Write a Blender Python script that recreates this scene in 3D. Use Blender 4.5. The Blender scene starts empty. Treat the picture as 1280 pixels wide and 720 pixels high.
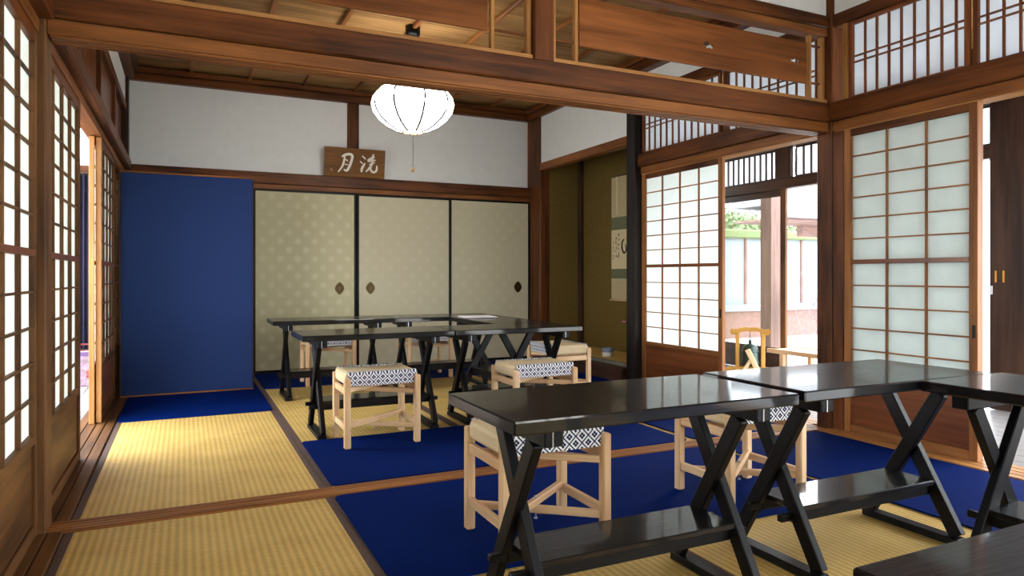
import bpy, bmesh, math, random
from mathutils import Vector, Matrix, Euler
random.seed(7)
scene = bpy.context.scene
col = scene.collection
PI = math.pi

# ------------------------------------------------------------------ camera
cam = bpy.data.cameras.new('camera'); cam_o = bpy.data.objects.new('camera', cam); col.objects.link(cam_o)
cam.sensor_width = 36.0; cam.sensor_fit = 'HORIZONTAL'
cam.lens = 36.0 * 861.5 / 1280
cam.shift_y = -15.7 / 1280
cam.clip_start = 0.02
cam_o.location = (0, 0, 0.9325); cam_o.rotation_euler = (PI/2, 0, -0.443)
scene.camera = cam_o

# ------------------------------------------------------------------ light and exposure
world = bpy.data.worlds.new('overcast_sky'); scene.world = world; world.use_nodes = True
wn = world.node_tree; bg = wn.nodes['Background']
bg.inputs[0].default_value = (0.93, 0.97, 1.0, 1); bg.inputs[1].default_value = 5.4
vs = scene.view_settings
vs.view_transform = 'Standard'; vs.look = 'None'; vs.gamma = 1.0; vs.use_curve_mapping = False
vs.exposure = 1.3

def area_portal(loc, rot, sx, sy):
    l = bpy.data.lights.new('sky_portal', 'AREA'); l.shape = 'RECTANGLE'; l.size = sx; l.size_y = sy
    l.cycles.is_portal = True
    o = bpy.data.objects.new('sky_portal', l); col.objects.link(o); o.location = loc; o.rotation_euler = rot
    return o

# ------------------------------------------------------------------ material helpers
def new_mat(name):
    m = bpy.data.materials.new(name); m.use_nodes = True
    nt = m.node_tree; return m, nt, nt.nodes['Principled BSDF']
def N(nt, t, **k):
    n = nt.nodes.new(t)
    for a, b in k.items(): setattr(n, a, b)
    return n
def ramp(nt, fac, stops):
    r = N(nt, 'ShaderNodeValToRGB'); e = r.color_ramp.elements
    while len(e) < len(stops): e.new(0.5)
    for i, (p, c) in enumerate(stops):
        e[i].position = p; e[i].color = (c[0], c[1], c[2], 1)
    nt.links.new(fac, r.inputs[0]); return r
def srgb(r, g, b):
    f = lambda c: (c/255/12.92) if c/255 <= 0.04045 else ((c/255+0.055)/1.055)**2.4
    return (f(r), f(g), f(b))
def coords(nt, scale=(1,1,1), rnd=True, rot=(0,0,0)):
    tc = N(nt, 'ShaderNodeTexCoord'); mp = N(nt, 'ShaderNodeMapping')
    mp.inputs['Scale'].default_value = scale; mp.inputs['Rotation'].default_value = rot
    if rnd:
        oi = N(nt, 'ShaderNodeObjectInfo'); mu = N(nt, 'ShaderNodeMath', operation='MULTIPLY'); mu.inputs[1].default_value = 17.0
        nt.links.new(oi.outputs['Random'], mu.inputs[0])
        va = N(nt, 'ShaderNodeVectorMath', operation='ADD')
        nt.links.new(tc.outputs['Object'], va.inputs[0]); nt.links.new(mu.outputs[0], va.inputs[1])
        nt.links.new(va.outputs[0], mp.inputs[0])
    else:
        nt.links.new(tc.outputs['Object'], mp.inputs[0])
    return mp
def wood(name, c1, c2, rough=0.5, g=1.0, fine=38, bump=0.12, spec=0.2, coat=0.0):
    """one material for each grain axis"""
    out = {}
    for ax in 'xyz':
        m, nt, p = new_mat(name + '_grain_' + ax)
        sc = [fine*g]*3; sc['xyz'.index(ax)] = 1.6*g
        mp = coords(nt, sc)
        n1 = N(nt, 'ShaderNodeTexNoise'); n1.inputs['Scale'].default_value = 1.0; n1.inputs['Detail'].default_value = 5; n1.inputs['Roughness'].default_value = 0.6; n1.inputs['Distortion'].default_value = 0.6
        nt.links.new(mp.outputs[0], n1.inputs['Vector'])
        sc2 = [7.0*g]*3; sc2['xyz'.index(ax)] = 1.4*g
        mp2 = coords(nt, sc2)
        n2 = N(nt, 'ShaderNodeTexNoise'); n2.inputs['Scale'].default_value = 1.0; n2.inputs['Detail'].default_value = 3
        nt.links.new(mp2.outputs[0], n2.inputs['Vector'])
        mx = N(nt, 'ShaderNodeMath', operation='MULTIPLY_ADD'); mx.inputs[1].default_value = 0.45
        ml = N(nt, 'ShaderNodeMath', operation='MULTIPLY'); ml.inputs[1].default_value = 0.55
        nt.links.new(n2.outputs[0], ml.inputs[0]); nt.links.new(n1.outputs[0], mx.inputs[0]); nt.links.new(ml.outputs[0], mx.inputs[2])
        r = ramp(nt, mx.outputs[0], [(0.38, c1), (0.62, c2)])
        nt.links.new(r.outputs[0], p.inputs['Base Color'])
        p.inputs['Roughness'].default_value = rough; p.inputs['Specular IOR Level'].default_value = spec
        if coat: p.inputs['Coat Weight'].default_value = coat; p.inputs['Coat Roughness'].default_value = 0.25
        b = N(nt, 'ShaderNodeBump'); b.inputs['Strength'].default_value = bump; b.inputs['Distance'].default_value = 0.004
        nt.links.new(n1.outputs[0], b.inputs['Height']); nt.links.new(b.outputs[0], p.inputs['Normal'])
        out[ax] = m
    return out
def plain(name, c, rough=0.6, metal=0.0, spec=0.4, nscale=0, namp=0.0, bump=0.0):
    m, nt, p = new_mat(name)
    p.inputs['Base Color'].default_value = (*c, 1); p.inputs['Roughness'].default_value = rough
    p.inputs['Metallic'].default_value = metal; p.inputs['Specular IOR Level'].default_value = spec
    if nscale:
        mp = coords(nt); n = N(nt, 'ShaderNodeTexNoise'); n.inputs['Scale'].default_value = nscale; n.inputs['Detail'].default_value = 4
        nt.links.new(mp.outputs[0], n.inputs['Vector'])
        lo = tuple(x*(1-namp) for x in c); hi = tuple(min(1, x*(1+namp)) for x in c)
        r = ramp(nt, n.outputs[0], [(0.3, lo), (0.7, hi)]); nt.links.new(r.outputs[0], p.inputs['Base Color'])
        if bump:
            b = N(nt, 'ShaderNodeBump'); b.inputs['Strength'].default_value = bump; b.inputs['Distance'].default_value = 0.004
            nt.links.new(n.outputs[0], b.inputs['Height']); nt.links.new(b.outputs[0], p.inputs['Normal'])
    return m
def mathn(nt, op, a, b=None, c=None):
    n = N(nt, 'ShaderNodeMath', operation=op)
    for i, v in enumerate((a, b, c)):
        if v is None: continue
        if isinstance(v, (int, float)): n.inputs[i].default_value = v
        else: nt.links.new(v, n.inputs[i])
    return n.outputs[0]
def paper_mat(name, c, trans=0.62):
    m, nt, p = new_mat(name)
    nt.nodes.remove(p); out = nt.nodes['Material Output']
    mp = coords(nt); n = N(nt, 'ShaderNodeTexNoise'); n.inputs['Scale'].default_value = 9; n.inputs['Detail'].default_value = 6
    nt.links.new(mp.outputs[0], n.inputs['Vector'])
    r = ramp(nt, n.outputs[0], [(0.3, tuple(x*0.94 for x in c)), (0.7, c)])
    d = N(nt, 'ShaderNodeBsdfDiffuse'); t = N(nt, 'ShaderNodeBsdfTranslucent'); mi = N(nt, 'ShaderNodeMixShader')
    mi.inputs[0].default_value = trans
    nt.links.new(r.outputs[0], d.inputs[0]); nt.links.new(r.outputs[0], t.inputs[0])
    nt.links.new(d.outputs[0], mi.inputs[1]); nt.links.new(t.outputs[0], mi.inputs[2]); nt.links.new(mi.outputs[0], out.inputs[0])
    return m
def stripe_mat(name, c1, c2, axis, pitch, rough=0.6, bump=0.5, cross=None):
    """woven straw: ribs that follow one another along an axis of the object"""
    m, nt, p = new_mat(name)
    tc = N(nt, 'ShaderNodeTexCoord'); sx = N(nt, 'ShaderNodeSeparateXYZ'); nt.links.new(tc.outputs['Object'], sx.inputs[0])
    v = mathn(nt, 'SINE', mathn(nt, 'MULTIPLY', sx.outputs['XYZ'.index(axis)], 2*PI/pitch))
    v = mathn(nt, 'MULTIPLY_ADD', v, 0.5, 0.5)
    mp = coords(nt); n = N(nt, 'ShaderNodeTexNoise'); n.inputs['Scale'].default_value = 5; n.inputs['Detail'].default_value = 5
    nt.links.new(mp.outputs[0], n.inputs['Vector'])
    other = 'y' if axis == 'x' else 'x'
    sc = [260, 260, 260]; sc['xyz'.index(axis.lower())] = 30
    mp2 = coords(nt, sc); n2 = N(nt, 'ShaderNodeTexNoise'); n2.inputs['Scale'].default_value = 1; n2.inputs['Detail'].default_value = 2
    nt.links.new(mp2.outputs[0], n2.inputs['Vector'])
    f = mathn(nt, 'MULTIPLY', v, 0.24)
    f = mathn(nt, 'MULTIPLY_ADD', n.outputs[0], 0.35, f)
    f = mathn(nt, 'MULTIPLY_ADD', n2.outputs[0], 0.4, f)
    r = ramp(nt, f, [(0.12, c1), (0.78, c2)]); nt.links.new(r.outputs[0], p.inputs['Base Color'])
    p.inputs['Roughness'].default_value = rough; p.inputs['Specular IOR Level'].default_value = 0.3
    h = mathn(nt, 'MULTIPLY_ADD', n2.outputs[0], 0.3, v)
    b = N(nt, 'ShaderNodeBump'); b.inputs['Strength'].default_value = bump; b.inputs['Distance'].default_value = 0.003
    nt.links.new(h, b.inputs['Height']); nt.links.new(b.outputs[0], p.inputs['Normal'])
    return m
def diamond_fabric(name, white, navy, cell=0.0355):
    """white cotton printed with a navy diamond lattice, four small squares in each diamond"""
    m, nt, p = new_mat(name)
    tc = N(nt, 'ShaderNodeTexCoord'); sx = N(nt, 'ShaderNodeSeparateXYZ'); nt.links.new(tc.outputs['Object'], sx.inputs[0])
    X = sx.outputs[0]; Z = mathn(nt, 'ADD', sx.outputs[2], mathn(nt, 'ABSOLUTE', sx.outputs[1]))
    k = 0.7071/cell
    a = mathn(nt, 'MULTIPLY', mathn(nt, 'ADD', X, Z), k); b = mathn(nt, 'MULTIPLY', mathn(nt, 'SUBTRACT', X, Z), k)
    fa = mathn(nt, 'SUBTRACT', mathn(nt, 'FRACT', a), 0.5); fb = mathn(nt, 'SUBTRACT', mathn(nt, 'FRACT', b), 0.5)
    aa = mathn(nt, 'ABSOLUTE', fa); ab = mathn(nt, 'ABSOLUTE', fb)
    line = mathn(nt, 'GREATER_THAN', mathn(nt, 'MAXIMUM', aa, ab), 0.435)
    da = mathn(nt, 'SUBTRACT', aa, 0.135); db = mathn(nt, 'SUBTRACT', ab, 0.135)
    dist = mathn(nt, 'SQRT', mathn(nt, 'ADD', mathn(nt, 'MULTIPLY', da, da), mathn(nt, 'MULTIPLY', db, db)))
    dot = mathn(nt, 'LESS_THAN', dist, 0.138)
    f = mathn(nt, 'MAXIMUM', line, dot)
    r = ramp(nt, f, [(0.0, white), (1.0, navy)]); nt.links.new(r.outputs[0], p.inputs['Base Color'])
    p.inputs['Roughness'].default_value = 0.85; p.inputs['Specular IOR Level'].default_value = 0.15
    return m
def fusuma_paper(name, c1, c2):
    """cream paper printed with a staggered leaf motif, mica sheen put in as paler colour"""
    m, nt, p = new_mat(name)
    tc = N(nt, 'ShaderNodeTexCoord'); sx = N(nt, 'ShaderNodeSeparateXYZ'); nt.links.new(tc.outputs['Object'], sx.inputs[0])
    cw, ch = 0.16, 0.085
    row = mathn(nt, 'MULTIPLY', sx.outputs[2], 1/ch); ri = mathn(nt, 'FLOOR', row)
    off = mathn(nt, 'MULTIPLY', mathn(nt, 'MODULO', mathn(nt, 'ABSOLUTE', ri), 2.0), 0.5)
    u = mathn(nt, 'SUBTRACT', mathn(nt, 'FRACT', mathn(nt, 'ADD', mathn(nt, 'MULTIPLY', sx.outputs[0], 1/cw), off)), 0.5)
    v = mathn(nt, 'SUBTRACT', mathn(nt, 'FRACT', row), 0.5)
    u2 = mathn(nt, 'MULTIPLY', u, cw/ch)
    rr = mathn(nt, 'SQRT', mathn(nt, 'ADD', mathn(nt, 'MULTIPLY', u2, u2), mathn(nt, 'MULTIPLY', v, v)))
    th = mathn(nt, 'ARCTAN2', v, u2)
    pet = mathn(nt, 'MULTIPLY_ADD', mathn(nt, 'COSINE', mathn(nt, 'MULTIPLY', th, 7.0)), 0.13, 0.32)
    motif = mathn(nt, 'LESS_THAN', rr, pet)
    mp = coords(nt); n = N(nt, 'ShaderNodeTexNoise'); n.inputs['Scale'].default_value = 1.6; n.inputs['Detail'].default_value = 3
    nt.links.new(mp.outputs[0], n.inputs['Vector'])
    fade = mathn(nt, 'MULTIPLY', motif, mathn(nt, 'MULTIPLY_ADD', n.outputs[0], 1.2, -0.15))
    r = ramp(nt, fade, [(0.0, c1), (0.8, c2)]); nt.links.new(r.outputs[0], p.inputs['Base Color'])
    p.inputs['Roughness'].default_value = 0.55; p.inputs['Specular IOR Level'].default_value = 0.3
    return m

# ------------------------------------------------------------------ materials
M = {}
W_beam  = wood('reddish_brown_beam_wood', srgb(58, 29, 12), srgb(118, 68, 34), 0.42, bump=0.1)
W_kamoi = wood('orange_brown_lintel_wood', srgb(98, 56, 26), srgb(152, 96, 50), 0.42)
W_light = wood('honey_frame_wood', srgb(146, 98, 52), srgb(190, 138, 82), 0.45)
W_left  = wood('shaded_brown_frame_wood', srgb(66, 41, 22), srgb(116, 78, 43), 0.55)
W_dark  = wood('dark_umber_wood', srgb(44, 28, 22), srgb(74, 50, 38), 0.4)
W_black = wood('black_charred_post_wood', srgb(22, 19, 20), srgb(52, 46, 46), 0.4)
W_shoji = wood('shoji_frame_wood', srgb(118, 74, 40), srgb(168, 112, 64), 0.5)
W_kick  = wood('red_cedar_panel_wood', srgb(96, 50, 26), srgb(140, 82, 46), 0.32, g=0.7, coat=0.2)
W_board = wood('weathered_ceiling_board', srgb(118, 84, 48), srgb(168, 128, 78), 0.55)
W_plank = wood('carved_plank_wood', srgb(92, 50, 20), srgb(152, 92, 46), 0.42, g=0.6)
W_stool = wood('pale_stool_wood', srgb(206, 164, 120), srgb(234, 200, 160), 0.5, bump=0.05)
W_tray  = wood('yellow_display_wood', srgb(150, 106, 44), srgb(192, 148, 76), 0.5)
W_out   = wood('weathered_outdoor_wood', srgb(92, 70, 66), srgb(128, 100, 92), 0.6)
W_sign  = wood('brown_plaque_wood', srgb(98, 62, 22), srgb(132, 88, 36), 0.5)
M['plaster'] = plain('white_wall_plaster', srgb(236, 238, 237), 0.85, spec=0.2, nscale=14, namp=0.02, bump=0.06)
M['outer_plaster'] = plain('dimmed_garden_plaster', srgb(128, 139, 146), 0.85, spec=0.2, nscale=3, namp=0.06)  # white wall toned darker to offset the strong outdoor light
M['ochre'] = plain('ochre_alcove_plaster', srgb(112, 92, 46), 0.8, spec=0.2, nscale=30, namp=0.08, bump=0.2)
M['paper_r'] = paper_mat('shoji_paper', (0.86, 0.90, 0.89))
M['paper_l'] = paper_mat('shoji_paper_garden_side', (0.84, 0.87, 0.83), 0.27)
M['paper_t'] = paper_mat('transom_paper', (0.84, 0.89, 0.94), 0.6)
M['tatami'] = stripe_mat('tatami_rush', srgb(160, 124, 56), srgb(230, 196, 118), 'X', 0.026, bump=0.22)
M['heri'] = plain('tatami_edge_cloth', srgb(96, 78, 72), 0.8, nscale=150, namp=0.25, spec=0.15)
M['navy'] = plain('navy_felt', srgb(0, 27, 92), 0.9, spec=0.04, nscale=40, namp=0.12, bump=0.1)
M['screen'] = plain('navy_screen_cloth', srgb(35, 52, 96), 0.8, spec=0.1, nscale=300, namp=0.08)
M['fusuma'] = fusuma_paper('cream_leaf_print_paper', srgb(206, 197, 167), srgb(213, 205, 178))
M['fusuma_sheen'] = fusuma_paper('cream_leaf_print_paper_sheen', srgb(194, 186, 149), srgb(215, 208, 180))  # copy of the door paper with a stronger sheen painted into the print
M['lacquer'] = plain('black_lacquer', srgb(9, 9, 10), 0.4, spec=0.2)
M['bronze'] = plain('dark_bronze', srgb(88, 72, 40), 0.4, metal=0.8, nscale=60, namp=0.3)
M['straw'] = stripe_mat('paper_cord_seat', srgb(208, 182, 138), srgb(240, 220, 182), 'Y', 0.0065, bump=0.6)
M['fabric'] = diamond_fabric('navy_diamond_print_cotton', srgb(236, 238, 242), srgb(26, 34, 74))
M['steel'] = plain('zinc_bolt', srgb(190, 192, 196), 0.3, metal=0.9)
M['ink'] = plain('black_ink', srgb(24, 22, 22), 0.7)
M['white_paint'] = plain('white_sign_paint', srgb(240, 234, 220), 0.6)
M['red_ink'] = plain('seal_red', srgb(200, 150, 120), 0.6)
M['engawa'] = plain('veranda_board', srgb(150, 149, 150), 0.25, spec=0.5, nscale=12, namp=0.06)
M['gravel'] = plain('pale_garden_gravel', srgb(196, 193, 188), 0.9, nscale=90, namp=0.2, bump=0.6)
M['moss'] = plain('mossy_green_tile', srgb(98, 112, 74), 0.8, nscale=40, namp=0.3, bump=0.4)
M['twig'] = plain('pale_bare_twig', srgb(120, 114, 120), 0.8, nscale=60, namp=0.2)
M['bark'] = plain('grey_tree_bark', srgb(92, 84, 80), 0.85, nscale=40, namp=0.25, bump=0.3)
M['leaf'] = plain('soft_green_leaf', srgb(104, 122, 86), 0.7, nscale=5, namp=0.3)
M['curtain'] = plain('dark_indigo_curtain', srgb(34, 32, 56), 0.85)
M['scroll_cloth'] = plain('beige_mounting_silk', srgb(196, 178, 140), 0.75, nscale=80, namp=0.06)
M['scroll_band'] = plain('grey_green_brocade', srgb(110, 112, 86), 0.7, nscale=120, namp=0.12)
M['scroll_paper'] = plain('cream_calligraphy_paper', srgb(222, 206, 164), 0.8, nscale=30, namp=0.04)
M['porcelain'] = plain('white_porcelain', srgb(226, 228, 226), 0.2, spec=0.5)
M['blue_glaze'] = plain('grey_blue_glaze', srgb(120, 136, 160), 0.25)
M['petal'] = plain('pink_petal', srgb(226, 150, 170), 0.7)
M['stem'] = plain('green_stem', srgb(70, 90, 50), 0.7)
M['verdigris'] = plain('dark_green_bronze', srgb(52, 66, 62), 0.45, metal=0.6, nscale=50, namp=0.3)
M['white_sheet'] = plain('white_printed_sheet', srgb(240, 240, 240), 0.7)
M['pink_sheet'] = plain('pale_pink_sheet', srgb(226, 186, 196), 0.7)
M['bag'] = plain('pale_patterned_bag', srgb(140, 118, 132), 0.8, nscale=28, namp=0.35)
M['bag_red'] = plain('faded_red_print', srgb(130, 50, 50), 0.8)
M['roof_tile'] = plain('grey_roof_tile', srgb(120, 124, 132), 0.6, nscale=20, namp=0.15)
M['brick_red'] = plain('faded_red_boarding', srgb(120, 92, 86), 0.8, nscale=10, namp=0.15)
def table_black():
    m, nt, p = new_mat('black_stained_oak')
    mp = coords(nt, (9, 140, 140)); n = N(nt, 'ShaderNodeTexNoise'); n.inputs['Scale'].default_value = 1; n.inputs['Detail'].default_value = 4; n.inputs['Distortion'].default_value = 0.4
    nt.links.new(mp.outputs[0], n.inputs['Vector'])
    r = ramp(nt, n.outputs[0], [(0.35, srgb(6, 6, 9)), (0.7, srgb(15, 14, 16))]); nt.links.new(r.outputs[0], p.inputs['Base Color'])
    p.inputs['Roughness'].default_value = 0.4; p.inputs['Specular IOR Level'].default_value = 0.12
    p.inputs['Coat Weight'].default_value = 0.55; p.inputs['Coat Roughness'].default_value = 0.06; p.inputs['Coat IOR'].default_value = 1.6
    b = N(nt, 'ShaderNodeBump'); b.inputs['Strength'].default_value = 0.45; b.inputs['Distance'].default_value = 0.002
    nt.links.new(n.outputs[0], b.inputs['Height']); nt.links.new(b.outputs[0], p.inputs['Normal'])
    return m
M['table'] = table_black()
M['table_leg'] = plain('black_leg_paint', srgb(9, 9, 13), 0.42, spec=0.22)
def glass_mat():
    m, nt, p = new_mat('clear_window_glass'); nt.nodes.remove(p)
    g = N(nt, 'ShaderNodeBsdfGlossy'); g.inputs['Roughness'].default_value = 0.02
    t = N(nt, 'ShaderNodeBsdfTransparent'); t.inputs[0].default_value = (0.95, 0.97, 0.98, 1)
    mi = N(nt, 'ShaderNodeMixShader'); fr = N(nt, 'ShaderNodeFresnel'); fr.inputs[0].default_value = 1.35
    nt.links.new(fr.outputs[0], mi.inputs[0]); nt.links.new(t.outputs[0], mi.inputs[1]); nt.links.new(g.outputs[0], mi.inputs[2])
    nt.links.new(mi.outputs[0], nt.nodes['Material Output'].inputs[0]); return m
M['glass'] = glass_mat()
def lamp_mat(name, strength):
    m, nt, p = new_mat(name)
    p.inputs['Base Color'].default_value = (0.9, 0.88, 0.8, 1); p.inputs['Roughness'].default_value = 0.8
    p.inputs['Emission Color'].default_value = (1.0, 0.97, 0.91, 1); p.inputs['Emission Strength'].default_value = strength
    return m
M['lamp'] = lamp_mat('glowing_lantern_paper', 4.6); M['lamp_added'] = lamp_mat('added_lantern_paper', 4.6)

# ------------------------------------------------------------------ object helpers
def wl(o):
    v = Vector((0, 0, 0))
    while o is not None: v += o.location; o = o.parent
    return v
def link(name, me, mat=None, parent=None, loc=(0,0,0), rot=None):
    o = bpy.data.objects.new(name, me); col.objects.link(o)
    o.parent = parent; o.location = loc
    if rot is not None: o.rotation_euler = rot
    if mat is not None and me is not None and not me.materials: me.materials.append(mat)
    return o
def tag(o, label, cat, group=None, kind=None):
    o['label'] = label; o['category'] = cat
    if group: o['group'] = group
    if kind: o['kind'] = kind
    return o
def struct(o, label, cat): return tag(o, label, cat, None, 'structure')
def empty(name, loc=(0,0,0), rz=0):
    o = bpy.data.objects.new(name, None); col.objects.link(o); o.location = loc; o.rotation_euler = (0, 0, rz); o.empty_display_size = 0.1
    return o
_cache = {}
def box_mesh(size, mat, bev=0.0):
    key = (round(size[0], 4), round(size[1], 4), round(size[2], 4), mat.name, bev)
    if key in _cache: return _cache[key]
    bm = bmesh.new(); bmesh.ops.create_cube(bm, size=1.0)
    for v in bm.verts: v.co = Vector((v.co[0]*size[0], v.co[1]*size[1], v.co[2]*size[2]))
    b = min(bev, min(size)*0.3)
    if b > 0: bmesh.ops.bevel(bm, geom=bm.edges[:], offset=b, segments=1, affect='EDGES', profile=0.5)
    me = bpy.data.meshes.new('block'); bm.to_mesh(me); bm.free(); me.materials.append(mat)
    _cache[key] = me; return me
def pick(mat, size):
    if isinstance(mat, dict): return mat['xyz'[max(range(3), key=lambda i: size[i])]]
    return mat
def box(name, size, c, mat, parent=None, rot=None, bev=0.003):
    """box of a size, centred at c in the parent's frame"""
    return link(name, box_mesh(size, pick(mat, size), bev), None, parent, c, rot)
def bx(name, x0, x1, y0, y1, z0, z1, mat, parent=None, bev=0.003):
    """box between world limits; parents are never rotated here"""
    size = (x1-x0, y1-y0, z1-z0); c = Vector(((x0+x1)/2, (y0+y1)/2, (z0+z1)/2))
    if parent: c -= wl(parent)
    return box(name, size, c, mat, parent, None, bev)
def mesh(name, verts, faces, mat, parent=None, loc=(0,0,0), rot=None, smooth=False):
    me = bpy.data.meshes.new(name); me.from_pydata([tuple(v) for v in verts], [], faces); me.update()
    if smooth:
        for p in me.polygons: p.use_smooth = True
    me.materials.append(mat); return link(name, me, None, parent, loc, rot)
def lathe(name, prof, mat, parent=None, loc=(0,0,0), seg=24, rot=None, smooth=True, lobes=None):
    vs, fs = [], []
    for (r, z) in prof:
        for k in range(seg):
            a = 2*PI*k/seg; q = r*(lobes(a) if lobes else 1); vs.append((q*math.cos(a), q*math.sin(a), z))
    n = len(prof)
    for i in range(n-1):
        for k in range(seg):
            fs.append((i*seg+k, i*seg+(k+1) % seg, (i+1)*seg+(k+1) % seg, (i+1)*seg+k))
    return mesh(name, vs, fs, mat, parent, loc, rot, smooth)
def tube_geo(pts, rad, seg=8, cap=True):
    vs, fs = [], []; n = len(pts)
    P = [Vector(p) for p in pts]; up = Vector((0, 0, 1))
    for i in range(n):
        t = (P[min(i+1, n-1)] - P[max(i-1, 0)]).normalized()
        a = t.cross(up if abs(t.z) < 0.95 else Vector((1, 0, 0))).normalized(); b = t.cross(a)
        r = rad[i] if isinstance(rad, (list, tuple)) else rad
        for k in range(seg):
            q = 2*PI*k/seg; vs.append(P[i] + a*(r*math.cos(q)) + b*(r*math.sin(q)))
    for i in range(n-1):
        for k in range(seg): fs.append((i*seg+k, i*seg+(k+1) % seg, (i+1)*seg+(k+1) % seg, (i+1)*seg+k))
    if cap: fs.append(tuple(range(seg))[::-1]); fs.append(tuple((n-1)*seg+k for k in range(seg)))
    return vs, fs
def tube(name, pts, rad, mat, parent=None, seg=8, loc=(0,0,0)):
    v, f = tube_geo(pts, rad, seg); return mesh(name, v, f, mat, parent, loc, None, True)
def bar_between(name, a, b, w, h, mat, parent, bev=0.003, up=(0,0,1)):
    """rectangular bar from a to b, w wide, h along up"""
    a, b = Vector(a), Vector(b); d = b-a; L = d.length; x = d.normalized(); upv = Vector(up)
    y = upv.cross(x).normalized(); z = x.cross(y)
    R = Matrix((x, y, z)).transposed().to_euler()
    m = mat['x'] if isinstance(mat, dict) else mat
    return link(name, box_mesh((L, w, h), m, bev), None, parent, (a+b)/2, R)
def extrude_outline(name, pts, d, mat, parent=None, loc=(0,0,0), rot=None):
    """outline in the xz plane given depth d along y"""
    n = len(pts); vs = [(x, -d/2, z) for x, z in pts] + [(x, d/2, z) for x, z in pts]
    fs = [tuple(range(n)), tuple(range(2*n-1, n-1, -1))] + [(i, i+n, (i+1) % n+n, (i+1) % n) for i in range(n)]
    o = mesh(name, vs, fs, mat, parent, loc, rot)
    bm = bmesh.new(); bm.from_mesh(o.data); bmesh.ops.recalc_face_normals(bm, faces=bm.faces[:]); bm.to_mesh(o.data); bm.free()
    return o
def brush(name, strokes, mat, parent, fn, thick=0.0015):
    """brush strokes: list of [(x, z, halfwidth) ...]; fn maps (x, z, height) to the parent's frame"""
    vs, fs = [], []
    for st in strokes:
        # smooth the polyline
        P = st
        for _ in range(2):
            Q = [P[0]]
            for i in range(len(P)-1):
                a, b = P[i], P[i+1]
                Q.append(tuple(a[j]*0.75+b[j]*0.25 for j in range(3))); Q.append(tuple(a[j]*0.25+b[j]*0.75 for j in range(3)))
            Q.append(P[-1]); P = Q
        base = len(vs); n = len(P)
        for i in range(n):
            q0, q1 = P[max(i-1, 0)], P[min(i+1, n-1)]
            dx, dz = q1[0]-q0[0], q1[1]-q0[1]; L = math.hypot(dx, dz) or 1; nx, nz = -dz/L, dx/L
            x, z, w = P[i]
            for s, hgt in ((1, 0), (-1, 0), (-1, thick), (1, thick)):
                vs.append(fn(x+s*nx*w, z+s*nz*w, hgt))
        for i in range(n-1):
            for k in range(4): fs.append((base+i*4+k, base+i*4+(k+1) % 4, base+(i+1)*4+(k+1) % 4, base+(i+1)*4+k))
        fs.append((base, base+1, base+2, base+3)); e = base+(n-1)*4; fs.append((e+3, e+2, e+1, e))
    return mesh(name, vs, fs, mat, parent)
def sub(o, p):
    """make o a sub-part of the part p (p not rotated), staying where it is"""
    o.parent = p; o.location = Vector(o.location) - Vector(p.location); return o
def copy_tree(o, parent=None):
    c = o.copy(); col.objects.link(c); c.parent = parent
    for ch in list(o.children): copy_tree(ch, c)
    return c

# ------------------------------------------------------------------ main measures (metres)
XL, XR = -0.394, 3.426          # tatami field
XPL = -0.45                     # face of the left posts
XF = 3.53                       # face of the right wall framing
YD0, YD1 = 2.95, 3.07           # threshold between the two rooms
YB = 6.95                       # back wall
YF = -1.75                      # garden end behind, closed by added paper doors
CEIL = 2.79
MX = [XL + 0.955*i for i in range(5)]

# ================================================================== FLOOR
floor = struct(bx('floor', -0.45, XF+0.02, YF, YB, -0.09, -0.05, W_dark), 'tatami floor running through both rooms', 'floor')
def tatami(x0, x1, y0, y1, heri=True):
    t = bx('tatami_mat', x0+0.002, x1-0.002, y0+0.002, y1-0.002, -0.05, -0.0015, M['tatami'], floor, bev=0.004)
    for (a, b) in ((x0+0.002, x0+0.03), (x1-0.03, x1-0.002)):
        bx('edge_band', a, b, y0+0.003, y1-0.003, -0.006, 0.0, M['heri'], t, bev=0.001)
for i in range(4):
    tatami(MX[i], MX[i+1], YD1, YD1+1.905); tatami(MX[i], MX[i+1], YD1+1.905, 6.885)
    tatami(MX[i], MX[i+1], 1.04, YD0); tatami(MX[i], MX[i+1], -0.87, 1.04); tatami(MX[i], MX[i+1], YF, -0.87)
# thresholds let into the floor
def sill(name, x0, x1, y0, y1, along, n, mat, label, ztop=0.008):
    """grooved threshold: n raised strips over a base"""
    s = struct(bx(name, x0, x1, y0, y1, -0.05, ztop-0.006, mat, None, 0.002), label, 'threshold')
    w = (y1-y0) if along == 'x' else (x1-x0)
    for k in range(n):
        a = k*w/n + 0.004; b = (k+1)*w/n - 0.004
        if along == 'x': bx('track_ridge', x0, x1, y0+a, y0+b, ztop-0.006, ztop, mat, s, 0.001)
        else: bx('track_ridge', x0+a, x0+b, y0, y1, ztop-0.006, ztop, mat, s, 0.001)
    return s
sill('trim_1', XPL, XF-0.02, YD0+0.001, YD1-0.001, 'x', 4, W_shoji, 'grooved wooden threshold dividing the two tatami rooms')
sill('trim_2', -0.60, XL-0.001, YD1+0.001, YB-0.06, 'y', 4, W_left, 'grooved wooden threshold under the paper doors beside the navy screen')
sill('trim_3', -0.60, XL-0.001, YF, YD0-0.001, 'y', 4, W_left, 'grooved wooden threshold under the paper doors of the front room by the long table')
sill('trim_4', XR+0.001, 3.66, YD1+0.001, 4.85, 'y', 4, W_light, 'grooved wooden threshold between back room and bell veranda')
sill('trim_5', XR+0.001, 3.66, YF, YD0-0.001, 'y', 4, W_light, 'grooved wooden threshold of the front room along the veranda')
sill('trim_6', XPL, 3.50, 6.887, 7.0, 'x', 3, W_dark, 'dark grooved threshold under the cream sliding doors')

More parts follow.
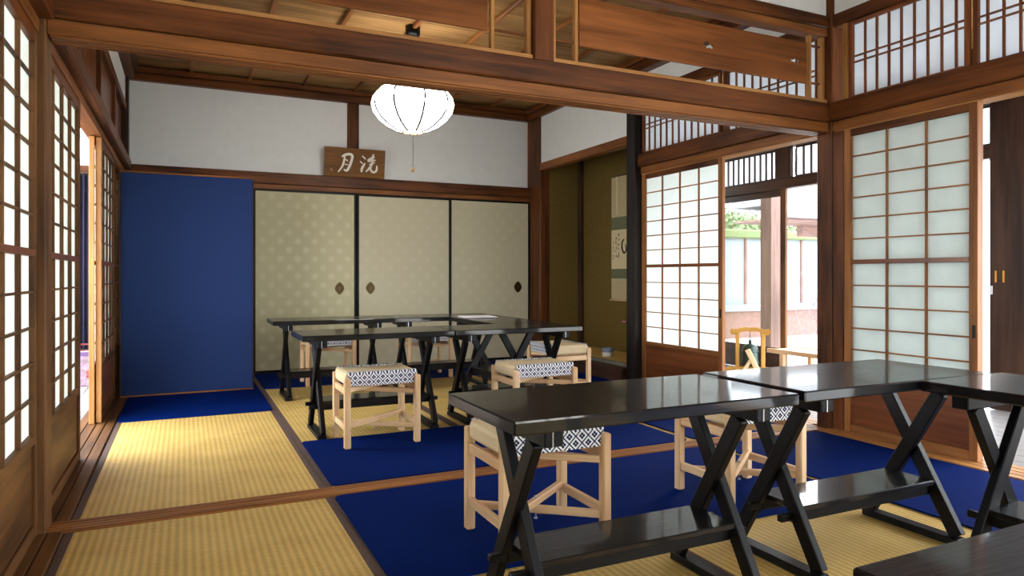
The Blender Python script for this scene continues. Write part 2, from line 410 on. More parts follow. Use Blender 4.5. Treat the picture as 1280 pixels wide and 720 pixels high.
# navy felt runners laid over the tatami (each one a loose mat)
def runner(x0, x1, y0, y1, label, z=0.001, rnd=0.03):
    c = Vector(((x0+x1)/2, (y0+y1)/2, z)); hx, hy = (x1-x0)/2, (y1-y0)/2; t = 0.006
    out = []
    for (sx, sy, a0) in ((1, 1, 0), (-1, 1, 90), (-1, -1, 180), (1, -1, 270)):
        for k in range(4):
            a = math.radians(a0+k*30); out.append((sx*(hx-rnd)+rnd*math.cos(a), sy*(hy-rnd)+rnd*math.sin(a)))
    n = len(out); vs = [(x, y, 0) for x, y in out] + [(x, y, t) for x, y in out]
    fs = [tuple(range(n))[::-1], tuple(range(n, 2*n))] + [(i, (i+1) % n, (i+1) % n+n, i+n) for i in range(n)]
    return tag(mesh('felt_runner', vs, fs, M['navy'], None, c), label, 'rug', 'navy felt runners')
runner(XL+0.005, 0.545, 5.0, 6.86, 'navy felt runner lying under the tall navy screen')
runner(0.585, 2.565, 3.085, 3.972, 'navy felt runner in front of the black tables in the room with the lantern')
runner(2.615, 3.41, 3.085, 6.86, 'navy felt runner leading to the scroll alcove, under the single sideways stool')
runner(0.585, 2.565, 5.955, 6.86, 'navy felt runner along the foot of the cream sliding doors')
runner(0.565, 2.575, 1.985, 2.935, 'navy felt runner under the stools of the front table row, beside the threshold')
runner(2.615, 3.41, YF+0.1, 2.935, 'navy felt runner along the wall of paper doors in the front room', 0.001)

# ================================================================== POSTS AND BEAMS
tn = [6]
def trim(x0, x1, y0, y1, z0, z1, mat, label, cat, bev=0.006):
    tn[0] += 1
    return struct(bx('trim_%d' % tn[0], x0, x1, y0, y1, z0, z1, mat, None, bev), label, cat)
TOPZ = 2.95
trim(-0.565, XPL, YD0, YD1, 0.0, TOPZ, W_left, 'brown wooden post at the wall of paper doors where threshold begins', 'post')
trim(3.53, 3.65, 2.935, 3.045, 0.0, TOPZ, W_beam, 'reddish corner post between veranda opening and front room paper door', 'post')
trim(1.52, 1.63, YD0+0.001, YD1-0.01, 1.972, TOPZ, W_beam, 'short reddish post standing on the dividing beam between carved planks', 'post')
trim(-0.565, -0.445, 6.86, 6.98, 0.0, TOPZ, W_dark, 'dark corner post behind the navy screen', 'post')
trim(3.50, 3.62, 6.66, 6.98, 0.0, TOPZ, W_beam, 'brown corner post between cream sliding doors and scroll alcove', 'post')
trim(3.47, 3.59, 4.875, 4.995, 0.0, TOPZ, W_black, 'black charred alcove post beside the paper door', 'post')
# dividing beam: lintel, tie beam, transom sill, transom head
trim(XPL+0.001, 3.529, YD0+0.005, YD1-0.005, 1.803, 1.86, W_kamoi, 'orange brown grooved lintel spanning between the two rooms', 'beam', 0.003)
lint = bpy.data.objects['trim_%d' % tn[0]]
for k in range(4):
    y = YD0+0.014+k*0.026
    bx('track_ridge', XPL+0.01, 3.52, y, y+0.014, 1.795, 1.803, W_kamoi, lint, 0.001)
trim(XPL+0.001, 3.529, YD0-0.02, YD1+0.02, 1.8605, 1.971, W_beam, 'thick reddish tie beam spanning the room above the dividing lintel', 'beam')
for (a, b, w) in ((XPL+0.002, 1.519, 'navy screen side'), (1.631, 3.528, 'veranda side')):
    trim(a, b, YD0+0.012, YD1-0.03, 1.972, 2.0, W_light, 'slim honey sill of the open transom on the %s' % w, 'beam', 0.003)
    trim(a, b, YD0+0.012, YD1-0.03, 2.385, 2.43, W_kamoi, 'honey head rail of the open transom on the %s' % w, 'beam', 0.003)
    trim(a, b, YD0, YD1-0.01, 2.4305, 2.505, W_beam, 'reddish upper beam over the open transom on the %s' % w, 'beam')
    trim(a, a+0.024, 2.982, 3.018, 2.0005, 2.3845, W_light, 'honey side frame starting the open transom, %s' % w, 'frame', 0.003)
    trim(b-0.024, b, 2.982, 3.018, 2.0005, 2.3845, W_light, 'honey side frame ending the open transom, %s' % w, 'frame', 0.003)
    bxw = bx('wall_divider', a, b, YD0+0.02, YD1-0.03, 2.506, TOPZ, M['plaster']); struct(bxw, 'white plaster strip over the open transom, %s' % w, 'wall')

# carved transom planks with knot holes
def plank(x0, x1, holes, label):
    root = empty('transom_plank', ((x0+x1)/2, 3.0, 2.0)); tag(root, label, 'transom plank', 'carved transom planks')
    z0, z1, th = 2.09, 2.335, 0.012
    xs = [x0+0.022, x1-0.022]
    hx = []
    for (cx, cz, shp) in holes: hx.append((cx-0.045, cx+0.045, cz, shp))
    bm = bmesh.new()
    # front and back skins built from strips so that the holes are real
    segs = []; cur = xs[0]
    for a, b, cz, shp in sorted(hx): segs.append((cur, a, None)); segs.append((a, b, (cz, shp))); cur = b
    segs.append((cur, xs[1], None))
    off = Vector(root.location)
    def V(x, y, z): return bm.verts.new(Vector((x, y, z)) - off)
    for yy in (3.0-th/2, 3.0+th/2):
        for a, b, h in segs:
            if h is None: bm.faces.new([V(a, yy, z0), V(b, yy, z0), V(b, yy, z1), V(a, yy, z1)])
            else:
                cz, shp = h; n = len(shp); cx = (a+b)/2
                inner = [(cx+p[0], cz+p[1]) for p in shp]
                # outer ring points at the same angles on the rectangle
                outer = []
                for (px, pz) in inner:
                    dx, dz = px-cx, pz-cz; hw = (b-a)/2
                    cand = []
                    if dx: cand.append(hw/abs(dx))
                    if dz: cand.append(((z1-cz) if dz > 0 else (cz-z0))/abs(dz))
                    s = min(cand); outer.append((cx+dx*s, cz+dz*s))
                corners = [(b, z1), (a, z1), (a, z0), (b, z0)]
                vi = [V(x, yy, z) for x, z in inner]; vo = [V(x, yy, z) for x, z in outer]
                for i in range(n):
                    j = (i+1) % n; poly = [vi[i], vo[i]]
                    ai = math.atan2(outer[i][1]-cz, outer[i][0]-cx); aj = math.atan2(outer[j][1]-cz, outer[j][0]-cx)
                    if aj < ai: aj += 2*PI
                    mids = []
                    for c in corners:
                        ac = math.atan2(c[1]-cz, c[0]-cx)
                        while ac < ai: ac += 2*PI
                        if ai+1e-6 < ac < aj-1e-6: mids.append((ac, c))
                    for _, c in sorted(mids): poly.append(V(c[0], yy, c[1]))
                    poly += [vo[j], vi[j]]
                    bm.faces.new(poly)
                if yy > 3.0:
                    for i in range(n):
                        j = (i+1) % n; y0 = 3.0-th/2
                        bm.faces.new([V(inner[i][0], y0, inner[i][1]), V(inner[j][0], y0, inner[j][1]), V(inner[j][0], yy, inner[j][1]), V(inner[i][0], yy, inner[i][1])])
    ya, yb = 3.0-th/2, 3.0+th/2
    for (p, q) in (((xs[0], z0), (xs[1], z0)), ((xs[0], z1), (xs[1], z1)), ((xs[0], z0), (xs[0], z1)), ((xs[1], z0), (xs[1], z1))):
        bm.faces.new([V(p[0], ya, p[1]), V(q[0], ya, q[1]), V(q[0], yb, q[1]), V(p[0], yb, p[1])])
    bmesh.ops.remove_doubles(bm, verts=bm.verts[:], dist=1e-5); bmesh.ops.recalc_face_normals(bm, faces=bm.faces[:])
    me = bpy.data.meshes.new('board'); bm.to_mesh(me); bm.free()
    link('board', me, W_plank['x'], root)
    for x in (x0, x1):
        bx('upright', x-0.009, x+0.009, 2.985, 3.015, 2.0005, 2.3845, W_light, root, 0.002)
        s = -1 if x == x0 else 1; e = (-0.42 if x0 < 0.5 else 1.66) if x == x0 else (1.49 if x1 < 2 else 3.5)
        for z in (2.10, 2.325): bx('short_rail', min(x+s*0.009, e), max(x+s*0.009, e), 2.994, 3.006, z-0.006, z+0.006, W_beam, root, 0.001)
sc_h = 1.25
bird = [(0.035, -0.004), (0.02, 0.006), (0.006, 0.008), (-0.006, 0.014), (-0.024, 0.012), (-0.030, 0.002), (-0.018, -0.005), (-0.008, -0.012), (0.008, -0.009), (0.02, -0.012)]
fish = [(0.034, 0.010), (0.012, 0.013), (-0.010, 0.006), (-0.032, 0.008), (-0.022, -0.002), (0.004, -0.004), (0.018, -0.014), (0.030, -0.010)]
bird = [(a*sc_h, b*1.5) for a, b in bird]; fish = [(a*sc_h, b*1.5) for a, b in fish]
plank(-0.30, 1.315, [], 'carved wooden transom plank without holes, nearer the lantern ceiling cap')
plank(1.775, 3.41, [(2.63, 2.213, bird), (3.29, 2.212, fish)], 'carved wooden transom plank pierced by two small ragged holes')

# ---- back wall
struct(bx('wall_back', -0.45, 3.499, 6.96, 7.05, 1.9, TOPZ, M['plaster']), 'white plaster wall above the cream sliding doors', 'wall')
trim(1.47, 1.585, 6.935, 6.99, 1.911, 2.66, W_beam, 'short brown post on the white wall behind the name plaque', 'post')
trim(-0.444, 3.499, 6.90, 6.985, 1.755, 1.80, W_kamoi, 'brown lintel over the cream sliding doors', 'beam', 0.003)
trim(-0.444, 3.499, 6.875, 6.985, 1.8005, 1.91, W_beam, 'dark brown tie beam under the name plaque', 'beam')
# ---- ceiling border and ceiling of the back room
for (x0, x1, y0, y1, lab) in ((-0.444, 3.499, 6.90, 6.985, 'over the cream sliding doors'), (-0.565, -0.40, YD1, 6.899, 'over the paper doors by the navy screen'),
                              (3.46, 3.62, YD1, 6.899, 'over the scroll alcove'), (-0.40, 3.46, YD1-0.01, YD1+0.07, 'behind the open transom')):
    trim(x0, x1, y0, y1, 2.66, 2.725, W_beam, 'dark ceiling moulding %s' % lab, 'moulding')
    e = 0.035
    xa, xb, ya, yb = x0, x1, y0, y1
    if y1-y0 < 0.2: ya -= (e if y0 > 5 else 0); yb += (0 if y0 > 5 else e)
    elif x0 < 0: xb += e
    else: xa -= e
    if y1-y0 > 0.2: ya += 0.12; yb -= 0.04
    trim(xa, xb, ya, yb, 2.7255, 2.775, W_beam, 'upper step of dark ceiling moulding %s' % lab, 'moulding')
def ceiling(name, x0, x1, y0, y1, z, label):
    root = struct(empty(name, ((x0+x1)/2, (y0+y1)/2, z)), label, 'ceiling')
    y = y1; k = 0
    while y > y0+0.01:
        a = max(y0, y-0.425)
        bx('ceiling_board', x0, x1, a+0.004, y+0.012, z+(0.004 if k % 2 else 0.0), z+(0.016 if k % 2 else 0.012), W_board, root, 0.002); y = a; k += 1
    x = 0.055-0.493
    while x < x1-0.1:
        if x > x0+0.1: bx('ceiling_batten', x-0.016, x+0.016, y0, y1, z-0.034, z-0.0015, W_kamoi, root, 0.005)
        x += 0.493
    return root
ceiling('ceiling', -0.56, 3.62, YD1, 6.98, CEIL, 'boarded ceiling with thin battens above the paper lantern')
ceiling('ceiling', -0.56, 3.62, YF, YD0, CEIL, 'boarded ceiling with thin battens above the front table row')
struct(bx('ceiling_light_block', -1.75, 5.6, YF-0.6, 7.9, 2.96, 3.06, W_dark), 'unseen roof slab added above all rooms and verandas', 'roof')  # unseen slab added to keep sky light from leaking into the rooms

# ================================================================== SHOJI
dn = [0]
def shoji(x, s, y0, y1, ncol, label, pull=None, frame=W_shoji, barw=0.009, stile=0.034, paper='paper_r', lit_stile=None):
    """paper sliding door; face at x, body goes towards s*X"""
    dn[0] += 1; T = 0.03
    root = struct(empty('door_%d' % dn[0], (x+s*T/2, (y0+y1)/2, 0.009)), label, 'paper door')
    def B(name, ya, yb, za, zb, d0, d1, mat, bev=0.002, par=root):
        xa, xb = sorted((x+s*d0, x+s*d1)); return bx(name, xa, xb, ya, yb, za, zb, mat, par, bev)
    B('stile', y0, y0+stile, 0.009, 1.80, 0, T, lit_stile or frame); B('stile', y1-stile, y1, 0.009, 1.80, 0, T, frame)
    ya, yb = y0+stile, y1-stile
    B('top_rail', ya, yb, 1.755, 1.80, 0.002, T-0.002, W_beam); B('middle_rail', ya, yb, 1.0, 1.025, 0.001, T-0.002, W_kick)
    B('lower_rail', ya, yb, 0.34, 0.372, 0.002, T-0.002, frame); B('bottom_rail', ya, yb, 0.009, 0.055, 0.002, T-0.002, frame)
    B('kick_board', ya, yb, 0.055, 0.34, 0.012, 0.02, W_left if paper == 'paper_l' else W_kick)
    for (za, zb, n, d) in ((1.025, 1.755, 6, 0.013), (0.372, 1.0, 5, 0.015)):
        B('paper_sheet', ya, yb, za, zb, 0.0205, 0.0215, M[paper], 0)
        for k in range(1, n): zc = za+(zb-za)*k/n; B('lattice_bar', ya, yb, zc-0.004, zc+0.004, 0.020-d, 0.020, frame, 0.001)
        for k in range(1, ncol): yc = ya+(yb-ya)*k/ncol; B('lattice_bar', yc-barw/2, yc+barw/2, za, zb, 0.0185-d, 0.0195, frame, 0.001)
    if pull is not None:
        B('finger_pull', pull-0.008, pull+0.008, 0.62, 0.685, -0.0015, 0.004, M['lacquer'], 0.001)
    return root
# right wall, front room / back room
shoji(3.545, 1, 2.095, 2.86, 3, 'paper sliding door three panes wide beside the reddish corner post', pull=2.113, stile=0.042)
shoji(3.58, 1, 2.105, 2.855, 3, 'paper sliding door tucked behind the three-pane door by the veranda', stile=0.05)
shoji(3.545, 1, 3.89, 4.872, 4, 'paper sliding door four panes wide next to the black alcove post', pull=3.91, stile=0.045)
# left wall: front room, back room
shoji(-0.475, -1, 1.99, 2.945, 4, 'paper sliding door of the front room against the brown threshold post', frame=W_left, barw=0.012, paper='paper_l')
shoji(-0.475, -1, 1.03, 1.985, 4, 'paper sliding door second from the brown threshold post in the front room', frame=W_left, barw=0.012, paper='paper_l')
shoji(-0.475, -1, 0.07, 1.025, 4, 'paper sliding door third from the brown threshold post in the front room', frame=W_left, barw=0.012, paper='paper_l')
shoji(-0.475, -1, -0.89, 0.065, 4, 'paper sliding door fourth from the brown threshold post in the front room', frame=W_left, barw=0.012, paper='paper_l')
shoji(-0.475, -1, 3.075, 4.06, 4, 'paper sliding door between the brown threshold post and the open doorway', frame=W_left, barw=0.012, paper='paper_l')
shoji(-0.475, -1, 5.02, 5.965, 4, 'paper sliding door beside the navy screen, inner of the overlapping pair', frame=W_left, barw=0.012, lit_stile=W_light)  # honey stile: light from the doorway put into the wood colour
shoji(-0.51, -1, 4.99, 5.94, 4, 'paper sliding door behind its twin by the navy screen, outer of the pair', frame=W_left, barw=0.012, lit_stile=W_light)  # end stile lightened as well, as if lit through the open doorway
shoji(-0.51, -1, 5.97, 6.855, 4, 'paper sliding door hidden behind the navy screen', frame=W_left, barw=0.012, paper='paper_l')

# right wall lintels and tie beams
for (y0, y1, w) in ((YF, 2.934, 'front room'), (3.046, 4.874, 'back room')):
    trim(3.535, 3.645, y0, y1, 1.803, 1.86, W_kamoi, 'orange brown grooved lintel over the veranda paper doors, %s' % w, 'beam', 0.003)
    l = bpy.data.objects['trim_%d' % tn[0]]
    for k in range(4): bx('track_ridge', 3.54+k*0.027, 3.553+k*0.027, y0+0.01, y1-0.01, 1.795, 1.803, W_light, l, 0.001)
    trim(3.505, 3.66, y0, y1 if y1 < 4 else 4.90, 1.8605, 1.972, W_beam, 'reddish tie beam over the veranda paper doors, %s' % w, 'beam')
    trim(3.54, 3.64, y0, y1, 2.43, 2.51, W_beam, 'reddish head beam above the latticed transom, %s' % w, 'beam')
    struct(bx('wall_right', 3.55, 3.63, y0, y1, 2.511, TOPZ, M['plaster']), 'white plaster strip above the latticed transom of the %s' % w, 'wall')
# left wall lintels, tie beams, reddish panels
for (y0, y1, w) in ((YF, 2.949, 'front room'), (3.071, 6.859, 'back room')):
    trim(-0.56, -0.47, y0, y1, 1.803, 1.85, W_kamoi, 'brown lintel over the paper doors on the %s threshold side' % w, 'beam', 0.003)
    trim(-0.58, -0.425, y0, y1, 1.8505, 1.935, W_beam, 'projecting brown tie beam over the paper doors on the %s threshold side' % w, 'beam')
    trim(-0.55, -0.46, y0, y1, 2.37, 2.43, W_beam, 'brown rail above reddish transom boards in the %s' % w, 'beam')
    struct(bx('wall_left', -0.54, -0.47, y0, y1, 2.431, TOPZ, M['plaster']), 'white plaster strip above reddish transom boards in the %s' % w, 'wall')
    rt = struct(empty('wall_left_transom', (-0.5, (y0+y1)/2, 1.936)), 'reddish vertical transom boards above the paper doors in the %s' % w, 'wall')
    y = y1
    while y > y0+0.05:
        a = max(y0, y-0.235); bx('transom_board', -0.515, -0.50, a+0.002, y-0.002, 1.936, 2.369, W_kick, rt, 0.003); y = a
    for yy in ([6.0, 5.02, 4.04] if y1 > 3 else [2.0, 1.03, 0.06]):
        bx('transom_post', -0.53, -0.475, yy-0.03, yy+0.03, 1.936, 2.369, W_beam, rt, 0.003)

# latticed transoms of the right wall
wn_ = [0]
def ranma(x, y0, y1, ys, label):
    wn_[0] += 1
    r = struct(empty('window_%d' % wn_[0], (x, (y0+y1)/2, 1.973)), label, 'transom')
    z0, z1 = 1.973, 2.429
    bx('frame_stile', x-0.012, x+0.012, y0, y0+0.026, z0, z1, W_kick, r); bx('frame_stile', x-0.012, x+0.012, y1-0.026, y1, z0, z1, W_kick, r)
    bx('frame_rail', x-0.012, x+0.012, y0+0.026, y1-0.026, z0, z0+0.018, W_kick, r); bx('frame_rail', x-0.012, x+0.012, y0+0.026, y1-0.026, z1-0.02, z1, W_kick, r)
    bx('paper_sheet', x+0.009, x+0.010, y0+0.026, y1-0.026, z0+0.018, z1-0.02, M['paper_t'], r, 0)
    for y in ys: bx('lattice_bar', x-0.007, x+0.006, y-0.0055, y+0.0055, z0+0.018, z1-0.02, W_kick, r, 0.001)
    for z in (2.187, 2.222): bx('lattice_bar', x-0.0085, x+0.0085, y0+0.026, y1-0.026, z-0.004, z+0.004, W_kick, r, 0.001)
ranma(3.56, 2.138, 2.833, [2.729-0.0745*k for k in range(8)], 'latticed paper transom over the three-pane door with two close crossbars')
ranma(3.585, 1.36, 2.136, [2.069-0.0745*k for k in range(9)], 'latticed paper transom over the veranda opening, past the transom stile')
ranma(3.585, 0.58, 1.358, [1.30-0.0745*k for k in range(9)], 'latticed paper transom over the front part of the veranda wall')
ranma(3.56, 3.915, 4.873, [4.783-0.077*k for k in range(11)], 'latticed paper transom over the four-pane door beside the black post')
ranma(3.585, 3.047, 3.913, [3.865-0.077*k for k in range(11)], 'latticed paper transom over the opening to the bell')
trim(3.54, 3.63, 2.862, 2.934, 0.009, 1.802, W_beam, 'brown door jamb between corner post and three-pane paper door', 'frame', 0.003)
trim(3.535, 3.56, 2.834, 2.862, 1.973, 2.429, W_light, 'slim honey jamb beside the latticed transom at the corner post', 'frame', 0.003)
for k in range(4):  # unseen paper doors added to soften the light from behind
    dn[0] += 1; x0 = -0.45+k*0.995; x1 = x0+0.985; y = YF-0.02
    r = struct(empty('door_%d' % dn[0], ((x0+x1)/2, y, 0.009)), 'added unseen paper sliding door at the garden end of the front room, %s' % ['by the left veranda', 'second along', 'third along', 'by the right veranda'][k], 'paper door')
    for (a, b) in ((x0, x0+0.035), (x1-0.035, x1)): bx('stile', a, b, y-0.015, y+0.015, 0.009, 1.80, W_left, r)
    for (a, b) in ((0.009, 0.055), (0.34, 0.372), (1.0, 1.025), (1.755, 1.80)): bx('rail', x0+0.035, x1-0.035, y-0.013, y+0.013, a, b, W_left, r)
    bx('kick_board', x0+0.035, x1-0.035, y-0.004, y+0.004, 0.055, 0.34, W_left, r)
    for (a, b, n) in ((0.372, 1.0, 5), (1.025, 1.755, 6)):
        bx('paper_sheet', x0+0.035, x1-0.035, y-0.006, y-0.005, a, b, M['paper_r'], r, 0)
        for j in range(1, n): z = a+(b-a)*j/n; bx('lattice_bar', x0+0.035, x1-0.035, y-0.004, y+0.008, z-0.004, z+0.004, W_left, r, 0.001)
        for j in range(1, 4): xx = x0+0.035+(x1-x0-0.07)*j/4; bx('lattice_bar', xx-0.005, xx+0.005, y-0.003, y+0.009, a, b, W_left, r, 0.001)
trim(-0.45, 3.53, YF-0.06, YF+0.02, 1.801, 1.95, W_beam, 'brown beam over the added garden end paper doors', 'beam')
struct(bx('wall_front', -0.45, 3.53, YF-0.05, YF, 1.951, TOPZ, M['plaster']), 'white plaster above the added garden end paper doors', 'wall')
# rest of the right wall towards the garden side: further closed doors
shoji(3.58, 1, 0.05, 1.0, 4, 'paper sliding door at the garden end of the veranda wall')

# ================================================================== SCROLL ALCOVE
struct(bx('wall_alcove_side', 3.621, 4.02, 6.66, 6.76, 0.0, TOPZ, M['ochre']), 'ochre plaster side wall of the scroll alcove', 'wall')
struct(bx('wall_alcove_back', 4.02, 4.12, 4.9, 6.76, 0.0, TOPZ, M['ochre']), 'ochre plaster wall behind the hanging scroll', 'wall')
struct(bx('wall_alcove_front', 3.60, 4.02, 4.90, 4.99, 0.0, TOPZ, M['ochre']), 'ochre plaster wall of alcove behind the black post', 'wall')
trim(3.49, 3.59, 4.996, 6.659, 2.075, 2.155, W_kamoi, 'brown lintel across the scroll alcove', 'beam')
struct(bx('wall_alcove_lintel', 3.51, 3.58, 4.996, 6.659, 2.156, TOPZ, M['plaster']), 'white plaster panel above the scroll alcove', 'wall')
trim(3.975, 4.019, 6.60, 6.659, 0.17, TOPZ, W_dark, 'thin dark corner strip inside the scroll alcove', 'post', 0.003)
trim(XR+0.001, 3.60, 4.996, 6.659, -0.085, 0.125, W_dark, 'dark polished sill board at the alcove front', 'sill')
struct(bx('floor_alcove_base', 3.60, 4.02, 4.90, 6.76, -0.3, 0.0, W_dark), 'unseen boarding added under the alcove mat', 'floor')  # added to stop light leaking in beneath the alcove
alc = struct(bx('floor_alcove', 3.50, 4.018, 4.997, 6.598, 0.126, 0.155, M['tatami']), 'raised rush mat of the scroll alcove', 'floor')
bx('edge_band', 3.498, 3.53, 4.998, 6.597, 0.128, 0.157, plain('alcove_brocade_edge', srgb(110, 108, 96), 0.8, nscale=160, namp=0.6), alc, 0.001)
# hanging scroll
sc = tag(empty('hanging_scroll', (4.012, 5.80, 0.68)), 'beige hanging scroll with brushed calligraphy in the alcove', 'scroll')
SY0, SY1 = 5.56, 6.03
for nm, za, zb, mt, e in (('mounting', 0.68, 0.90, 'scroll_cloth', 0), ('brocade_band', 0.90, 1.00, 'scroll_band', 0), ('calligraphy_sheet', 1.00, 1.40, 'scroll_paper', 0),
                       ('brocade_band', 1.40, 1.53, 'scroll_band', 0), ('mounting', 1.53, 1.95, 'scroll_cloth', 0)):
    bx(nm, 4.006, 4.010, SY0, SY1, za, zb, M[mt], sc, 0.0)
tube('roller', [(-0.012, SY0-0.015-5.80, 0), (-0.012, SY1+0.015-5.80, 0)], 0.011, W_stool['y'], sc, 10)
tube('hanger_rod', [(-0.006, SY0-5.80, 1.27), (-0.006, SY1-5.80, 1.27)], 0.006, W_dark['y'], sc, 8)
for yy in (5.70, 5.93): bx('wind_strip', 4.003, 4.0055, yy-0.012, yy+0.012, 1.56, 1.95, M['scroll_paper'], sc, 0)
rng = random.Random(3); st = []
for (yc, zt, zb, w) in ((5.985, 1.28, 1.08, 0.004), (5.94, 1.32, 1.10, 0.008), (5.895, 1.35, 1.12, 0.008)):
    z = zt
    while z > zb:
        for _ in range(3):
            a = (yc+rng.uniform(-.012, .012), z+rng.uniform(-.012, .012)); b = (a[0]+rng.uniform(-.022, .022), a[1]+rng.uniform(-.022, .01))
            st.append([(a[0], a[1], w*0.35), ((a[0]+b[0])/2+0.003, (a[1]+b[1])/2, w*0.5), (b[0], b[1], w*0.2)])
        z -= 0.045
bw = brush('brush_writing', st, M['ink'], sc, lambda y, z, h: (4.0055-h-4.012, y-5.80, z-0.68)); bw['kind'] = 'stuff'
st = []
st.append([(5.80, 1.30, 0.006), (5.84, 1.27, 0.012), (5.84, 1.20, 0.012), (5.80, 1.15, 0.010), (5.76, 1.19, 0.008), (5.78, 1.25, 0.006)])
brush('bold_character', st, M['ink'], sc, lambda y, z, h: (4.0055-h-4.012, y-5.80, z-0.68))
# tea bowl on alcove mat, flower
cup = tag(empty('tea_bowl', (3.66, 5.58, 0.155)), 'small white tea bowl with grey blue band in the alcove', 'bowl')
lathe('bowl_body', [(0.0, 0.002), (0.036, 0.0), (0.05, 0.004), (0.053, 0.04), (0.0535, 0.044)], M['porcelain'], cup)
lathe('blue_band', [(0.0535, 0.044), (0.055, 0.083), (0.052, 0.084), (0.048, 0.05), (0.0, 0.045)], M['blue_glaze'], cup)
fl = tag(empty('flower_stem', (3.93, 5.53, 0.155)), 'single pink flower in small dark vase beside the scroll', 'flower')
lathe('vase', [(0.0, 0.0), (0.03, 0.0), (0.04, 0.03), (0.036, 0.09), (0.014, 0.15), (0.012, 0.17), (0.016, 0.18), (0.0, 0.178)], M['bronze'], fl, seg=16)
tube('stem', [(0, 0, 0.17), (-0.01, 0.05, 0.25), (-0.02, 0.14, 0.31)], 0.003, M['stem'], fl, 6)
for k in range(6):
    a = k*PI/3; mesh('petal', [(0, 0, 0), (0.02*math.cos(a-.4), 0.02*math.sin(a-.4), 0.016), (0.032*math.cos(a), 0.032*math.sin(a), 0.024), (0.02*math.cos(a+.4), 0.02*math.sin(a+.4), 0.016), (0.014*math.cos(a), 0.014*math.sin(a), 0.004)],
                       [(0, 1, 2, 3), (0, 3, 4), (4, 3, 2), (4, 2, 1), (0, 4, 1)], M['petal'], fl, (-0.02, 0.14, 0.31))

# ================================================================== CREAM SLIDING DOORS
def fusuma(x0, x1, y, pull_x, label, pm='fusuma'):
    dn[0] += 1
    r = struct(empty('door_%d' % dn[0], ((x0+x1)/2, y, 0.009)), label, 'sliding door')
    bx('paper_panel', x0+0.016, x1-0.016, y-0.008, y+0.008, 0.027, 1.735, M[pm], r, 0)
    for (a, b, c, d) in ((x0, x0+0.021, 0.009, 1.753), (x1-0.021, x1, 0.009, 1.753), (x0+0.021, x1-0.021, 0.009, 0.03), (x0+0.021, x1-0.021, 1.734, 1.753)):
        bx('lacquer_edge', a, b, y-0.0115, y+0.0115, c, d, M['lacquer'], r, 0.002)
    if pull_x:
        pl = empty('door_pull', (0, 0, 0)); pl.parent = r; pl.location = (pull_x-(x0+x1)/2, -0.0085, 0.805-0.009)
        def ov(rx, rz, y0, y1, nm, mat):
            n = 20; out = []
            for k in range(n):
                a = 2*PI*k/n; q = 1+0.06*math.cos(4*a); out.append((rx*q*math.cos(a), rz*q*math.sin(a)))
            return extrude_outline(nm, out, y1-y0, mat, pl, (0, (y0+y1)/2, 0))
        ov(0.043, 0.058, -0.005, 0.0, 'pull_plate', M['bronze']); ov(0.028, 0.038, -0.007, -0.005, 'pull_ring', M['lacquer']); ov(0.021, 0.03, -0.0085, -0.007, 'pull_cup', M['bronze'])
    return r
fusuma(2.545, 3.498, 6.918, 3.35, 'cream sliding door nearest the scroll alcove')
fusuma(1.565, 2.565, 6.944, 1.70, 'cream sliding door in the middle, behind the tables')
fusuma(0.58, 1.55, 6.918, 1.385, 'cream sliding door next to the navy screen, leaf print with painted sheen', 'fusuma_sheen')
fusuma(-0.44, 0.60, 6.944, None, 'cream sliding door hidden behind the navy screen')
struct(bx('wall_back_light_block', -0.45, 3.5, 6.99, 7.05, 0.0, 1.899, W_dark), 'unseen dark boarding added behind the cream sliding doors', 'wall')  # unseen wall added to block light behind the doors
# name plaque resting on the tie beam
pq = tag(empty('name_plaque', (1.53, 6.885, 1.91)), 'brown wooden plaque with white brushed characters on the beam', 'plaque')
pq.rotation_euler = (math.radians(9), 0, 0)
box('plaque_board', (0.60, 0.022, 0.285), (0, 0.011, 0.1425), W_sign, pq)
PW, PH = 0.60, 0.285
def pl_pts(pts, w):
    out = []
    for i, (px, py) in enumerate(pts):
        t0 = (py - (75 + (px-110)*85/1020)) / 500.0; lx = 110 - 30*t0; s = (px-lx)/1012.0
        ww = w*(0.55 if i in (0, len(pts)-1) else 1.0)
        out.append(((s-0.5)*PW, (1-t0)*PH, ww))
    return out
S = [([(380, 255), (440, 218), (530, 210), (562, 245), (535, 340), (500, 430), (455, 505), (405, 470)], 0.0125),
     ([(432, 220), (418, 320), (388, 420), (310, 515)], 0.010), ([(440, 300), (478, 330)], 0.010), ([(425, 385), (480, 392)], 0.009),
     ([(722, 245), (778, 300)], 0.011), ([(684, 335), (722, 378)], 0.010), ([(700, 525), (708, 460), (765, 372)], 0.0135),
     ([(808, 325), (868, 290), (935, 265)], 0.012), ([(915, 215), (895, 290), (885, 370)], 0.0125), ([(815, 345), (880, 330), (950, 320)], 0.009), ([(835, 400), (890, 372), (935, 355)], 0.009),
     ([(872, 395), (835, 465), (775, 520)], 0.0115), ([(905, 372), (850, 450), (870, 515), (915, 540), (965, 500), (968, 415)], 0.0105)]
for part in (S[:4], S[4:]): brush('white_character', [pl_pts(p, w) for p, w in part], M['white_paint'], pq, lambda x, z, h: (x, -0.0005-h, z))
brush('signature_mark', [pl_pts([(180, 462), (225, 497)], 0.005), pl_pts([(208, 440), (204, 472)], 0.004)], M['red_ink'], pq, lambda x, z, h: (x, -0.0005-h, z))

